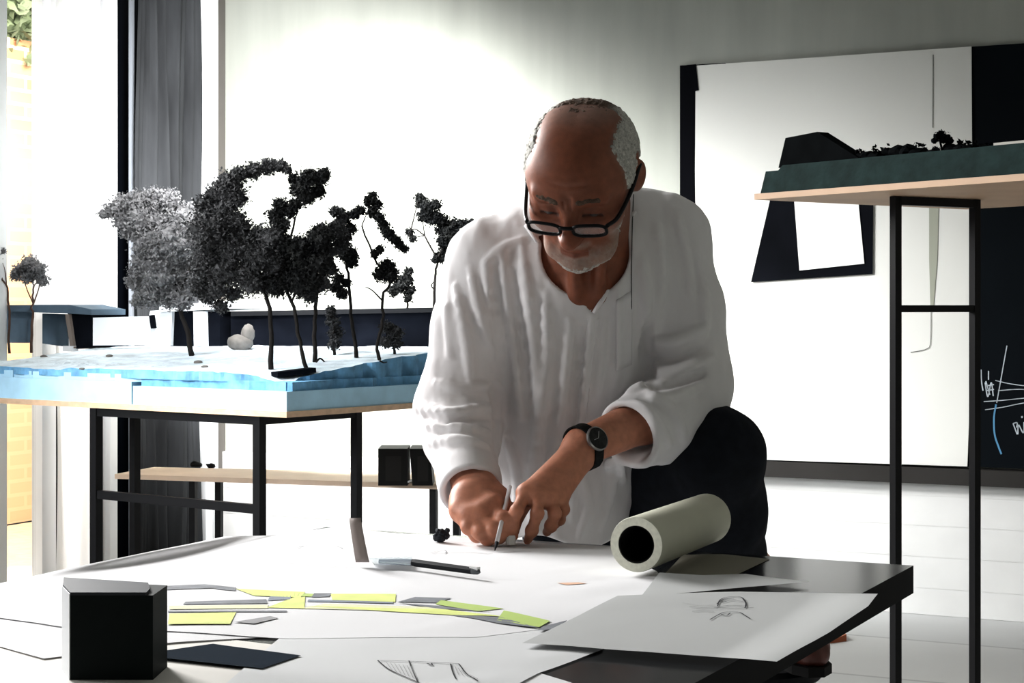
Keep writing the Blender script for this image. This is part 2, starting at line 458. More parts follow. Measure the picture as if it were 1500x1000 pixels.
# white painted boards on the wall below the ledge
b = MB(); z = 0.001
for z1_ in (.095, .205, .315, .420, .466):
    b.prism([wl(300, .001), wl(300, .022), wl(1720, .022), wl(1720, .001)], z, z1_ - .002); b.prism([wl(300, .001), wl(300, .0205), wl(1720, .0205), wl(1720, .001)], z1_ - .002, z1_); z = z1_
b.build('baseboard_back', mat('white_boards', (.66, .66, .65), .7, noise=.06, nscale=4), kind='structure')

# ------------------------------------------------------------------ boards leaning on the wall
def leanpoly(pts, off_b, off_t, thick, mats, zb=.524, zt=2.0):
    """polygon given by its corners on a plane leaning slightly against the wall -> front verts / back verts"""
    ang = math.atan2(off_b - off_t, zt - zb)
    p0 = Q0 + Wn * off_b + np.array([0, 0, zb])
    n = Wn * math.cos(ang) + np.array([0, 0, 1]) * math.sin(ang)
    fr = [onplane(x, y, p0, n) for x, y in pts]; bk = [p - n * thick for p in fr]
    return fr, bk, p0, n
def board(name, pts, off_b, off_t, thick, m, label, cat, marks=()):
    fr, bk, p0, n = leanpoly(pts, off_b, off_t, thick, m)
    root = empty(name, (*(np.mean(fr, 0)[:2]), min(p[2] for p in fr)), label, cat)
    b = MB(); b.hexa(bk, fr, 0)
    mats = [m]
    for k, (poly, mm) in enumerate(marks):
        mats.append(mm)
        q = [onplane(x, y, p0 + n * (.002 + .0006 * k), n) for x, y in poly]
        b.add(q, [tuple(range(len(q)))], k + 1)
    o = b.build('sheet' if 'paper' in name else 'panel', mats, root)
    return root, p0, n
def strokes(b, polys, w, p0, n, off=.003, mi=1):
    for pl in polys:
        pts = catmull(pl, 6) if len(pl) > 2 else pl
        ww = w
        for i in range(len(pts) - 1):
            a, c = np.array(pts[i], float), np.array(pts[i + 1], float); t = c - a; L = np.hypot(*t)
            if L < 1e-6: continue
            nx = np.array([-t[1], t[0]]) / L * ww / 2
            q = [onplane(*(s), p0 + n * off, n) for s in (a - nx, c - nx, c + nx, a + nx)]
            b.add(q, [(0, 1, 2, 3)], mi)
m_bb = mat('blackboard_slate', (.0035, .005, .007), .7, spec=.05, noise=.4, nscale=1.2, color2=(.006, .009, .012))
m_bb2 = mat('black_panel', (.004, .0042, .006), .8, spec=.03, noise=.3, nscale=2)
# tall black panel behind, seen at both sides of the white sheet
r0, p0, n0 = board('black_board', [(996, 669), (996, 96), (1062, 92), (1062, 671)], .030, .014, .008, m_bb2, 'narrow strip of black board showing left of the white sheet', 'board')
pts = [(1413, 683), (1413, 69), (1640, 54), (1640, 691)]
fr, bk, p1, n1 = leanpoly(pts, .040, .018, .010, None)
b = MB(); b.hexa(bk, fr, 0)
strokes(b, [[(1475, 506), (1468, 545), (1460, 590)]], 1.6, p1, n1)
strokes(b, [[(1441, 588), (1470, 586), (1500, 583), (1560, 578)], [(1443, 600), (1470, 596), (1500, 590), (1560, 582)], [(1458, 557), (1480, 562), (1510, 566)], [(1462, 572), (1490, 570), (1520, 571)]], 1.3, p1, n1)
strokes(b, [[(1437, 541), (1438, 560), (1440, 572)], [(1448, 543), (1448, 556)], [(1443, 560), (1447, 581), (1452, 560), (1455, 580)], [(1445, 565), (1456, 563)], [(1446, 572), (1456, 570)], [(1444, 558), (1450, 578)]], 1.8, p1, n1)
strokes(b, [[(1484, 620), (1487, 628), (1490, 636)], [(1484, 620), (1490, 619), (1489, 626)], [(1491, 636), (1492, 622), (1499, 634), (1500, 618)]], 1.8, p1, n1)
strokes(b, [[(1496, 611), (1498, 610)], [(1497, 609), (1497, 612)]], 2.5, p1, n1)
strokes(b, [[(1459, 592), (1456, 612), (1457, 636), (1463, 655), (1467, 665)]], 2.6, p1, n1, mi=2)
b.build('blackboard', [m_bb, mat('white_chalk', (.42, .46, .50), .9, noise=.3, nscale=40), mat('blue_chalk', (.10, .26, .42), .9)], label='dark blackboard with chalk drawing at the right wall end', cat='blackboard')
# black edge strip behind the sheet at right
m_sheet = mat('white_sheet', (.69, .69, .66), .8, noise=.03, nscale=1.5)
def bsheet():
    off_b, off_t = .055, .030
    pts = [(1020, 670), (1022, 640), (1020, 400), (1018, 250), (1019, 96), (1225, 82), (1423, 68), (1424, 250), (1423, 450), (1420, 600), (1417, 683)]
    fr, bk, p0, n = leanpoly(pts, off_b, off_t, .003, None)
    b = MB(); b.hexa(bk, fr, 0)
    strokes(b, [[(1367, 80), (1366.5, 187)]], 1.2, p0, n, .003); strokes(b, [[(1364, 452), (1363, 500), (1357, 511), (1334, 516)]], .9, p0, n, .003)
    q = [(1361, 303), (1375, 303), (1373, 380), (1367, 455), (1363, 455), (1361, 380)]
    b.add([onplane(x, y, p0 + n * .003, n) for x, y in q], [tuple(range(6))], 2)
    root = b.build('paper_sheet', [m_sheet, mat('pencil', (.12, .12, .11), .9), mat('grey_green_wash', (.36, .37, .31), .9)], label='tall white paper sheet pinned on the wall behind the man', cat='paper')
    return root, p0, n
rs, ps, ns = bsheet()
# black tab overlapping the upper left edge of the sheet
b = MB(); q = [(1006, 95), (1019, 94), (1023, 132), (1012, 134)]
fr = [onplane(x, y, ps + ns * .006, ns) for x, y in q]; b.hexa([p - ns * .004 for p in fr], fr)
b.build('clip', m_bb2, label='black clip on the upper left edge of the tall white sheet', cat='clip')
# black cut-out print with a white page over it
def wallcard(name, pts, off, m, label, cat):
    fr = [onplane(x, y, ps + ns * off, ns) for x, y in pts]
    b = MB(); b.hexa([p - ns * .003 for p in fr], fr); return b.build(name, m, label=label, cat=cat)
wallcard('black_print', [(1100, 413), (1131, 280), (1279, 285), (1278, 401)], .010, mat('black_print_ink', (.004, .0045, .006), .8, spec=.03, noise=.35, nscale=3, color2=(.009, .010, .014)),
         'black slanted print pinned low on the white sheet under the model shelf', 'print')
wallcard('white_page', [(1171, 396), (1163, 290), (1257, 292), (1266, 386)], .016, mat('page', (.84, .84, .83), .8), 'small white page pinned over the black slanted print', 'paper')
# ================================================================== left display table with the landscape model
K = np.array([-.635, 5.0, 0]); UL = np.array([-.809, .588, 0]); VL = np.array([.588, .809, 0])
TZ = .790
def TL(u, v, z): return K + UL * u + VL * v + np.array([0, 0, z])
m_ply = mat('plywood', (.62, .44, .30), .6, noise=.12, nscale=6, stretch=(1, 8, 8))
m_steel = mat('black_steel', (.012, .012, .013), .45)
disp = empty('display_table', TL(.5, .4, 0), 'black steel framed table with plywood top carrying the landscape model', 'table')
MB().hexa([TL(0, 0, TZ - .017), TL(1.55, 0, TZ - .017), TL(1.55, 1.15, TZ - .017), TL(0, 1.15, TZ - .017)][::-1],
          [TL(0, 0, TZ), TL(1.55, 0, TZ), TL(1.55, 1.15, TZ), TL(0, 1.15, TZ)][::-1]).build('table_top', m_ply, disp)
def legat(px, d): p = W(px, HY, d); return np.array([p[0], p[1], 0])
LG = [(380, 5.09, .027), (141, 5.50, .028), (522, 5.43, .025), (197.5, 5.93, .026)]
axl = (UL, VL, np.array([0, 0, 1.0]))
pos = [legat(px, d) for px, d, w in LG]
for p, (px, d, w) in zip(pos, LG):
    MB().box(p + [0, 0, (TZ - .017) / 2], (w, w, TZ - .0175), axl).build('leg', m_steel, disp)
b = MB(); b.bar(pos[0] + [0, 0, .505], pos[1] + [0, 0, .505], .018, .026); b.build('stretcher', m_steel, disp)
b = MB(); b.bar(pos[0] + [0, 0, TZ - .03], pos[1] + [0, 0, TZ - .03], .018, .025); b.bar(pos[2] + [0, 0, TZ - .03], pos[3] + [0, 0, TZ - .03], .018, .025)
b.bar(pos[0] + [0, 0, TZ - .03], pos[2] + [0, 0, TZ - .03], .018, .025); b.bar(pos[1] + [0, 0, TZ - .03], pos[3] + [0, 0, TZ - .03], .018, .025)
b.build('top_rail', m_steel, disp)

# the landscape model base: foam blocks + carved terrain
m_foam = mat('blue_foam', (.42, .64, .79), .75, noise=.10, nscale=12, bump=.2, bscale=90)
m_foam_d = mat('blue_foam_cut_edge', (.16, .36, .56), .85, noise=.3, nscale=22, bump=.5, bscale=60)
m_ground = mat('model_ground', (.68, .77, .84), .9, noise=.22, nscale=14, bump=.4, bscale=45)
def terr(u, v):
    u = np.asarray(u, float); v = np.asarray(v, float)
    P = np.stack([u, v, 0 * u], -1).reshape(-1, 3)
    n = fbm(P, 6, 3).reshape(u.shape); n2 = fbm(P, 26, 5).reshape(u.shape)
    z = .893 + .052 * smooth01(v, .02, .85) + .008 * n + .0035 * n2
    z = z - .030 * smooth01(.30 - u, 0, .3) * smooth01(.30 - v, 0, .28)
    rough = np.exp(-((v - .16) / .07) ** 2) * smooth01(u, .55, .8)
    return z + rough * .010 * np.abs(n2)
def terr_at(x, y):
    q = np.array([x - K[0], y - K[1]]); M = np.array([[UL[0], VL[0]], [UL[1], VL[1]]]); s = np.linalg.solve(M, q)
    return float(terr(np.array([s[0]]), np.array([s[1]]))[0])
def gpt(px, py, dmin=4.95, dmax=6.35):
    for d in np.arange(dmin, dmax, .01):
        p = W(px, py, d)
        if p[2] <= terr_at(p[0], p[1]): return np.array([p[0], p[1], terr_at(p[0], p[1])])
    p = W(px, py, dmax); return np.array([p[0], p[1], terr_at(p[0], p[1])])
land = empty('landscape_model_base', TL(.5, .4, TZ), 'pale blue foam landscape model base on the plywood display table', 'architectural model')
b = MB()
b.hexa([TL(.005, .006, TZ), TL(.005, 1.13, TZ), TL(.640, 1.13, TZ), TL(.640, .006, TZ)], [TL(.005, .006, .846), TL(.005, 1.13, .846), TL(.640, 1.13, .846), TL(.640, .006, .846)])
b.build('foam_block', m_foam, land)
b = MB()
b.hexa([TL(.644, .004, TZ), TL(.644, 1.13, TZ), TL(1.54, 1.13, TZ), TL(1.54, .004, TZ)], [TL(.644, .004, .858), TL(.644, 1.13, .858), TL(1.54, 1.13, .858), TL(1.54, .004, .858)])
b.build('foam_block', m_foam, land)
# stepped upper layers whose cut edge is ragged
def ragged(u0, u1, z0, z1, inset, step, seed, m):
    r = np.random.default_rng(seed); pts = [(u1, .90), (u1, inset + .01)]
    u = u1
    while u > u0 + step:
        u -= step * (.4 + r.random()); pts.append((max(u, u0), inset + .022 * r.random()))
        if r.random() < .35: pts.append((max(u, u0), inset + .022 * r.random()))
    pts.append((u0 + inset * .6, inset + .02)); v = inset
    while v < .90 - step:
        v += step * (.5 + r.random()); pts.append((u0 + inset * .5 + .03 * r.random(), v))
    pts.append((u0 + .02, .90))
    P = [TL(a, c, 0) for a, c in pts][::-1]
    b = MB(); b.hexa([(p[0], p[1], z0) for p in P], [(p[0], p[1], z1) for p in P]); return b.build('foam_layer', m, land)
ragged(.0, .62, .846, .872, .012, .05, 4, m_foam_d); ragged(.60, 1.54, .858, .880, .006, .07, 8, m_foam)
nu, nv = 150, 90
us = np.linspace(.03, 1.535, nu); vs_ = np.linspace(.0, 1.12, nv)
U, V_ = np.meshgrid(us, vs_, indexing='ij')
edge = .014 + .016 * fbm(np.stack([us, 0 * us, 0 * us], -1), 22, 9) + .03 * np.exp(-((us - .1) / .15) ** 2)
V2 = edge[:, None] + (1.12 - edge[:, None]) * (V_ / 1.12)
e2 = .02 * fbm(np.stack([vs_, 0 * vs_, 0 * vs_], -1), 22, 19) + .03 * np.exp(-((vs_ - .0) / .2) ** 2)
U2 = U + (e2[None, :] + .01) * np.exp(-(U - .03) / .12)
Zt = terr(U2, V2)
top = K[None, None] + UL * U2[..., None] + VL * V2[..., None] + np.array([0, 0, 1.0]) * Zt[..., None]
tv = top.reshape(-1, 3).tolist(); tf = [(i * nv + j, i * nv + j + 1, (i + 1) * nv + j + 1, (i + 1) * nv + j) for i in range(nu - 1) for j in range(nv - 1)]
rim = [i * nv for i in range(nu)][::-1] + [j for j in range(1, nv)]
bs = len(tv)
for k in rim: tv.append((tv[k][0], tv[k][1], .868))
sk = [(rim[i], rim[i + 1], bs + i + 1, bs + i) for i in range(len(rim) - 1)]
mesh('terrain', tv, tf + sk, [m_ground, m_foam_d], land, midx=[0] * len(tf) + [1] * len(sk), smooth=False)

# ---- little buildings of the model
m_blue = mat('blue_grey_card', (.075, .115, .155), .7, noise=.1, nscale=20)
m_dark = mat('dark_card', (.005, .006, .009), .9, spec=.02, noise=.3, nscale=15)
m_wcard = mat('white_card', (.80, .82, .84), .7)
def ppx(b, q, d, dd, zb=None, mi=0):
    """slab with the outline given at depth d and pushed back by dd along the table's depth axis"""
    fr = [W(x, y, d) for x, y in q]
    if zb is not None: fr = [p if p[2] > zb else np.array([p[0], p[1], zb]) for p in fr]
    bk = [p + VL * dd for p in fr]
    b.hexa(bk, fr, mi)
pav = empty('pavilion_model', gpt(70, 507), 'small blue grey model pavilion with flat roof at the left edge of the model', 'model building')
dP = gpt(60, 506)[1] + .02
b = MB(); ppx(b, [(-14, 447), (100, 446), (134, 453), (134, 461), (100, 459), (-14, 455)], dP, .16); b.build('roof', m_blue, pav)
b = MB(); ppx(b, [(8, 455), (41, 457), (40, 502), (5, 502)], dP + .03, .02); b.build('wall', m_blue, pav)
b = MB(); ppx(b, [(62, 459), (98, 460), (98, 508), (62, 503)], dP + .10, .015); b.build('wall', m_blue, pav)
b = MB(); ppx(b, [(99, 459), (134, 460), (136, 508), (108, 511)], dP + .01, .14); b.build('end_wall', m_dark, pav)
b = MB(); ppx(b, [(95, 460), (101, 460), (108, 510), (103, 509)], dP, .012); b.build('corner_fin', mat('tan_card', (.17, .14, .12), .7), pav)
b = MB(); c = gpt(87, 504) + VL * .05; b.box(c + [0, 0, .010], (.05, .03, .02), axl); b.tube([c + [0, 0, .0], c + [0, 0, .05]], .006); b.build('plinth', m_wcard, pav)

mid = empty('courtyard_house_model', gpt(280, 506), 'white model house with dark slanted openings behind the lichen tree trunk', 'model building')
dM = gpt(290, 508)[1]
b = MB(); ppx(b, [(136, 465), (218, 463), (220, 455), (236, 454), (236, 505), (136, 506)], dM + .10, .03); b.build('garden_wall', m_wcard, mid)
b = MB(); ppx(b, [(233, 447), (332, 441), (332, 452), (233, 457)], dM, .25); b.build('roof', m_wcard, mid)
b = MB(); ppx(b, [(233, 457), (252, 456), (250, 506), (233, 506)], dM + .01, .2); b.build('wall', m_wcard, mid)
b = MB(); ppx(b, [(283, 456), (297, 456), (298, 507), (284, 507)], dM, .2); b.build('wall', m_wcard, mid)
b = MB(); ppx(b, [(252, 456), (284, 456), (283, 507), (249, 507)], dM + .02, .1); b.build('dark_opening', m_dark, mid)
b = MB(); ppx(b, [(297, 456), (322, 456), (322, 507), (298, 507)], dM + .02, .1); b.build('dark_opening', m_dark, mid)
b = MB(); ppx(b, [(218, 462), (223, 461), (226, 480), (221, 481)], dM + .09, .02); b.build('slot_window', m_dark, mid)

long = empty('long_house_model', gpt(480, 508), 'long black flat model building behind the lichen trees', 'model building')
dB = gpt(480, 508)[1] + .02
def along(px, d0):    # keep the long building parallel to the table's front edge on its right half
    return d0
b = MB(); ppx(b, [(338, 462), (640, 455), (640, 516), (338, 516)], dB, .22); b.build('wall', m_dark, long)
b = MB(); ppx(b, [(338, 456), (646, 450), (646, 457), (338, 463)], dB - .015, .25); b.build('roof', mat('charcoal_card', (.010, .0105, .012), .6), long)

# boulder and fallen log of the model
def blob(c, r, seed, amp=.25, seg=3, sc=2.2):
    import bmesh
    bm = bmesh.new(); bmesh.ops.create_icosphere(bm, subdivisions=seg, radius=1.0)
    P = np.array([v.co[:] for v in bm.verts]); Fc = [[v.index for v in f.verts] for f in bm.faces]; bm.free()
    n = 1 + amp * fbm(P, sc, seed)
    return np.asarray(c) + P * n[:, None] * np.asarray(r), Fc
m_stone = mat('pale_stone', (.15, .14, .13), .9, noise=.2, nscale=40, bump=.4)
def boulder():
    c = gpt(352, 512); s = c[1] / F
    V1, F1 = blob(c + [0, 0, 10 * s], (18 * s, 14 * s, 13 * s), 3); V2b, F2 = blob(c + [11 * s, 0, 24 * s], (10 * s, 9 * s, 14 * s), 5)
    n = len(V1); mesh('boulder', np.vstack([V1, V2b]), F1 + [[i + n for i in f] for f in F2], m_stone, smooth=True,
                      label='pale lumpy model boulder in front of the long black building', cat='model rock')
boulder()
a, c = gpt(402, 554), gpt(458, 547)
V1, F1 = blob((a + c) / 2 + [0, 0, .008], (1, 1, 1), 2, amp=.0)
b = MB(); b.bar(a + [0, 0, .009], c + [0, 0, .009], .05, .014); b.build('low_bench_model', m_dark, label='black low strip at the front edge of the landscape model', cat='model bench')

# ---- lichen trees
m_lich = [mat('lichen_light', (.27, .27, .275), .95, color2=(.09, .09, .094), nscale=26, backlit=.12),
          mat('lichen_mid', (.06, .061, .064), .95, color2=(.022, .023, .024), nscale=30, backlit=.08),
          mat('lichen_dark', (.010, .011, .012), .95, color2=(.022, .023, .022), nscale=30)]
m_twig = mat('dark_twig', (.018, .016, .015), .8, noise=.2)
m_twig2 = mat('brown_twig', (.09, .05, .035), .8, noise=.2)
LEAF = {}
def lichen_tree(trunk, branches, blobs, d, mi, label, seed, tw=3.0, base=None, dens=1.0, mtw=None, group='lichen trees of the landscape model'):
    """trunk: pixel polyline from foot to crown; blobs: (px, py, radius px); all standing about depth d"""
    rr = np.random.default_rng(seed)
    d = base[1] if base is not None else d
    s = d / F
    t = [W(x, y, d) for x, y in trunk]
    if base is not None: t[0] = base + np.array([0, 0, .001])
    root = empty('lichen_tree', t[0], label, 'model tree', group)
    b = MB(); n = len(t)
    pts = catmull(t, 4) if n > 2 else t
    pts = [p + np.array([rr.normal() * .8 * s, rr.normal() * 1.5 * s, 0]) * (0 < i < len(pts) - 1) for i, p in enumerate(pts)]
    b.tube(pts, [tw * s * (1 - .55 * i / len(pts)) for i in range(len(pts))], 7)
    for br in branches:
        q = [W(x, y, d + rr.normal() * 6 * s) for x, y in br]; q = catmull(q, 4) if len(q) > 2 else q
        b.tube(q, [tw * .5 * s * (1 - .6 * i / len(q)) for i in range(len(q))], 6)
    # twigs from the trunk head into every blob
    C = []
    for k, (x, y, r) in enumerate(blobs):
        c = W(x, y, d) + np.array([0, rr.uniform(-.8, .8) * r * s, 0]); C.append(c)
        a = min(pts[len(pts) // 3:] + C[:-1], key=lambda p: np.linalg.norm(p - c))
        b.tube([a, (a + c) / 2 + np.array([rr.normal(), rr.normal(), rr.normal()]) * 2 * s, c], [tw * .35 * s, tw * .28 * s, tw * .15 * s], 5)
    b.build('trunk', mtw or m_twig, root, smooth=True)
    R = np.array([r * s for _, _, r in blobs])
    VV = []; FF = []; nb = 0
    for k, (c, r) in enumerate(zip(C, R)):          # dense core of each tuft
        v, f = blob(c, (r * .70, r * .70, r * .64), seed * 31 + k, amp=.9, seg=3, sc=4.5)
        VV.append(v); FF += [tuple(i + nb for i in q) for q in f]; nb += len(v)
    nl = int(dens * 210 * sum((r / s) ** 2 for r in R) / 100)
    v, f = leafcloud(C, R * 1.04, nl, 2.3 * s, seed, flat=.95, jitter=.42, shell=.5)
    VV.append(v); FF += [tuple(int(i) + nb for i in q) for q in f]
    mesh('crown', np.vstack(VV), FF, m_lich[mi], root)
    return root
lichen_tree([(46, 500), (48, 465), (47, 440), (50, 418)], [[(49, 445), (40, 425), (34, 405)], [(49, 445), (56, 425), (60, 410)]],
            [(30, 395, 13), (45, 386, 13), (58, 395, 13), (40, 405, 12), (62, 410, 10), (22, 403, 9), (50, 398, 14)], None, 0,
            'small pale grey lichen tree in front of the blue grey pavilion model', 21, 2.2, gpt(46, 500), .8, m_twig2)
lichen_tree([(14, 498), (12, 440), (5, 410), (-4, 395)], [[(10, 430), (8, 400), (4, 385)]], [(2, 368, 7), (-12, 375, 14), (-25, 385, 16)], None, 0,
            'bare brown lichen tree cut by the left frame edge', 22, 2.0, gpt(14, 500), .6, m_twig2)
lichen_tree([(281, 521), (274, 485), (266, 460), (262, 435), (245, 390)], [[(262, 435), (275, 400), (285, 370)], [(255, 415), (225, 400), (205, 380)]],
            [(163, 308, 15), (152, 314, 8), (180, 300, 20), (200, 296, 20), (225, 290, 19), (248, 294, 18), (205, 325, 26), (238, 325, 30), (178, 325, 14), (188, 340, 12), (225, 360, 28), (258, 355, 32), (213, 385, 20), (200, 400, 15), (196, 412, 13),
             (235, 400, 30), (222, 430, 22), (250, 430, 24), (275, 400, 30), (205, 440, 12), (285, 360, 34), (275, 320, 26), (270, 440, 16)], None, 0,
            'broad pale grey lichen tree leaning left in front of the grey curtain', 23, 4.2, gpt(281, 521), .8)
lichen_tree([(397, 541), (397, 490), (392, 440), (380, 400), (365, 370)], [[(392, 440), (375, 400), (350, 380)], [(390, 425), (400, 390), (420, 370)]],
            [(300, 300, 18), (318, 284, 20), (338, 270, 20), (352, 256, 14), (372, 249, 15), (392, 243, 14), (410, 243, 11), (422, 249, 7), (345, 290, 20), (325, 310, 24), (310, 340, 32), (345, 330, 24), (345, 360, 32), (375, 350, 22), (380, 375, 26), (310, 375, 28),
             (330, 400, 26), (360, 400, 22), (400, 385, 22), (318, 420, 18), (340, 430, 14), (300, 390, 22), (400, 350, 24), (390, 415, 20), (305, 430, 18), (322, 448, 12), (370, 415, 20), (415, 330, 12), (290, 420, 14)], None, 1,
            'largest dark grey lichen tree, crown arching over a white gap', 24, 4.0, gpt(397, 541), .9)
lichen_tree([(449, 541), (438, 500), (430, 450), (415, 410), (420, 370), (432, 320)], [[(428, 440), (445, 400), (455, 370)], [(424, 350), (410, 330), (405, 320)]],
            [(432, 300, 11), (440, 275, 16), (452, 262, 15), (468, 262, 15), (476, 254, 9), (430, 262, 9), (410, 300, 12), (404, 316, 14), (408, 328, 9), (450, 288, 14), (425, 312, 9), (466, 280, 11), (420, 360, 18), (440, 365, 20), (445, 390, 24), (420, 395, 22), (455, 410, 18), (430, 412, 18), (450, 370, 24), (470, 350, 20), (440, 418, 18), (408, 420, 16), (470, 385, 20), (425, 385, 24)], None, 2,
            'dark twin-tufted lichen tree with its top knot beside the white gap', 25, 3.2, gpt(449, 541), 1.2)
lichen_tree([(461, 531), (460, 480), (464, 440), (472, 400), (480, 360)], [[(463, 530), (470, 525), (482, 538)]],
            [(475, 345, 20), (495, 335, 16), (478, 370, 18), (500, 355, 14), (462, 360, 16), (470, 415, 16), (455, 432, 14), (485, 395, 11), (490, 310, 9), (500, 318, 8)], None, 1,
            'hazy grey lichen tree between the dark trunks mid model', 26, 3.6, gpt(461, 531), .8)
lichen_tree([(522, 524), (517, 480), (513, 440), (510, 400), (506, 370)], [[(512, 430), (500, 420), (495, 410)]],
            [(510, 372, 15), (514, 382, 11), (500, 365, 10), (497, 408, 9), (492, 420, 10), (500, 430, 9), (508, 415, 7), (505, 320, 11), (520, 314, 9), (528, 308, 8), (498, 312, 9), (515, 335, 9), (508, 345, 8)], None, 2,
            'slim dark lichen tree with a round tuft left of the conifers', 27, 3.2, gpt(522, 524), 1.2)
lichen_tree([(556, 528), (552, 505), (560, 470), (560, 435), (572, 410), (552, 385), (530, 330)], [[(560, 440), (545, 425), (535, 420)], [(556, 528), (562, 531), (567, 530)]],
            [(545, 287, 8), (540, 295, 8), (552, 300, 9), (545, 310, 9), (556, 318, 9), (562, 330, 9), (568, 340, 10), (576, 350, 9), (584, 358, 8), (592, 364, 7), (566, 392, 14), (558, 402, 12), (574, 404, 12), (550, 372, 7), (556, 365, 7)], None, 2,
            'dark lichen tree whose crown slopes down to the right', 28, 2.8, gpt(556, 528), 1.2)
lichen_tree([(601, 500), (599, 470), (597, 440), (598, 420)], [[(598, 440), (585, 420), (580, 415)]],
            [(586, 418, 11), (577, 426, 9), (594, 408, 9), (598, 398, 7), (600, 425, 8), (598, 436, 7), (600, 412, 6)], None, 2,
            'short dark conifer-like lichen tree nearest the man\'s sleeve', 29, 2.4, gpt(601, 502), 1.2)
lichen_tree([(637, 500), (636, 440), (637, 400), (640, 380), (622, 345)], [[(640, 380), (650, 360), (660, 345)], [(622, 345), (606, 335), (596, 350)], [(600, 345), (606, 320), (612, 295)], [(637, 425), (632, 418), (638, 410)]],
            [(614, 288, 7), (618, 296, 9), (626, 304, 11), (638, 300, 9), (622, 316, 11), (634, 318, 12), (646, 322, 11), (650, 335, 12), (664, 330, 12), (678, 328, 9), (690, 324, 5), (660, 345, 14), (672, 345, 9), (650, 352, 11), (655, 365, 11), (645, 377, 9), (638, 380, 6), (605, 350, 6), (600, 340, 6)], None, 2,
            'black lichen tree standing apart above the man\'s shoulder', 30, 2.6, gpt(637, 508), 1.3)
lichen_tree([(490, 520), (488, 500), (489, 480), (487, 455)], [], [(487, 470, 11), (491, 488, 12), (489, 503, 10), (484, 455, 8)], None, 1,
            'small hazy grey lichen bush against the long black building', 31, 2.4, gpt(490, 520), .9)
lichen_tree([(580, 518), (577, 500), (575, 485)], [], [(568, 480, 11), (580, 488, 12), (566, 500, 11), (582, 503, 9)], None, 1,
            'low grey lichen bush right of the sloping tree trunk', 32, 2.2, gpt(578, 519), .8)
# ground stones
for i, (x, y, r) in enumerate([(64, 523, 4), (160, 523, 4), (120, 541, 3), (290, 532, 5), (300, 538, 4)]):
    c = gpt(x, y); s = c[1] / F; v, f = blob(c + [0, 0, r * s * .2], (r * 1.4 * s, r * s, r * .6 * s), 40 + i, .3, 2)
    mesh('pebble', v, f, m_stone, smooth=True, label=['grey pebble on the ground before the pavilion model', 'dark pebble midway along the model front', 'tiny pebble at the rough blue front edge', 'flat grey pebble beside the leaning tree foot', 'second flat pebble nearer the front edge by the leaning tree'][i], cat='model rock')

# ------------------------------------------------------------------ low bench behind with its things
m_pale = mat('pale_ply', (.72, .58, .46), .6, noise=.08, nscale=5)
bz = .46
def onzz(px, py, z): return onz(px, py, z)
bench = empty('low_bench', onz(330, 700, bz) * [1, 1, 0], 'low pale plywood bench standing behind the display table', 'bench')
fl, fr_ = onz(168, 694, bz), onz(640, 709, bz)
ex = (fr_ - fl); ex /= np.linalg.norm(ex); ey = np.array([-ex[1], ex[0], 0])
if ey[1] < 0: ey = -ey
c4 = [fl, fr_, fr_ + ey * .42, fl + ey * .30]
b = MB(); b.hexa([p - [0, 0, .018] for p in c4], c4); b.build('bench_top', m_pale, bench)
for p in (fl + ex * .3 + ey * .05, fr_ - ex * .03 + ey * .05, fr_ - ex * .05 + ey * .36, fl + ex * .3 + ey * .26):
    MB().box(p * [1, 1, 0] + [0, 0, (bz - .018) / 2], (.024, .024, bz - .0185), (ex, ey, np.array([0, 0, 1.0]))).build('leg', m_steel, bench)
def bbox3(px, py, w, h, dp, tilt=0.0):
    c = onz(px, py, bz); s = c[1] / F; return c, w * s, h * s, dp
c, w, h, dp = bbox3(575, 711, 41, 55, .10)
c = c + ey * .08
ez = np.array([0, 0, 1.0])
def slab_box(name, x0, x1, yb, yt, dp, label, skew=0, lean=0):
    a = onz(x0, yb, bz) + ey * .0; e = onz(x1, yb, bz); s = a[1] / F; hh = (yb - yt) * s; ax = (e - a) / np.linalg.norm(e - a); ay = np.array([-ax[1], ax[0], 0])
    bt = [a, e, e + ay * dp, a + ay * dp]; tp = [p + ez * hh + ax * skew * s + ay * lean for p in bt]; tp[1] = tp[1] - ax * lean; tp[2] = tp[2] - ax * lean
    root = empty(name, a, label, 'box'); b = MB(); b.hexa(bt, tp); b.build('body', mat('black_plastic', (.012, .012, .012), .5), root)
    ins = [bt[0] * .75 + bt[1] * .25 - ay * .002 + ez * hh * .12, bt[0] * .22 + bt[1] * .78 - ay * .002 + ez * hh * .12]
    b = MB(); q = [ins[0], ins[1], ins[1] + ez * hh * .68 + ay * lean * .7, ins[0] + ez * hh * .68 + ay * lean * .7]; b.add(q, [(0, 1, 2, 3)]); b.build('front_panel', mat('charcoal_panel', (.022, .022, .021), .6), root)
slab_box('black_box', 554, 597, 711, 657, .16, 'upright black box on the low bench, left of a leaning one')
slab_box('black_box', 604, 634, 711, 657, .16, 'black box leaning behind the man\'s sleeve on the low bench', skew=-4)
b = MB(); p = onz(592, 710, bz); q = onz(622, 710, bz) + ez * .035; b.bar(p + ez * .004 - ey * .02, q - ey * .02, .008, .006); b.build('steel_ruler', mat('bright_steel', (.5, .5, .5), .3, metal=.8), label='thin steel ruler leaning on the black boxes on the bench', cat='ruler')
for i, (x, y, r) in enumerate([(287, 684, 9), (309, 685, 7)]):
    c = onz(x, y, bz); s = c[1] / F; v, f = blob(c + [0, 0, r * s * .45], (r * s, r * s * .8, r * s * .55), 60 + i, .5, 2)
    mesh('dark_lump', v, f, m_black, smooth=True, label=['wide black lump on the pale bench top', 'small square black lump right of the wider one'][i], cat='lump')

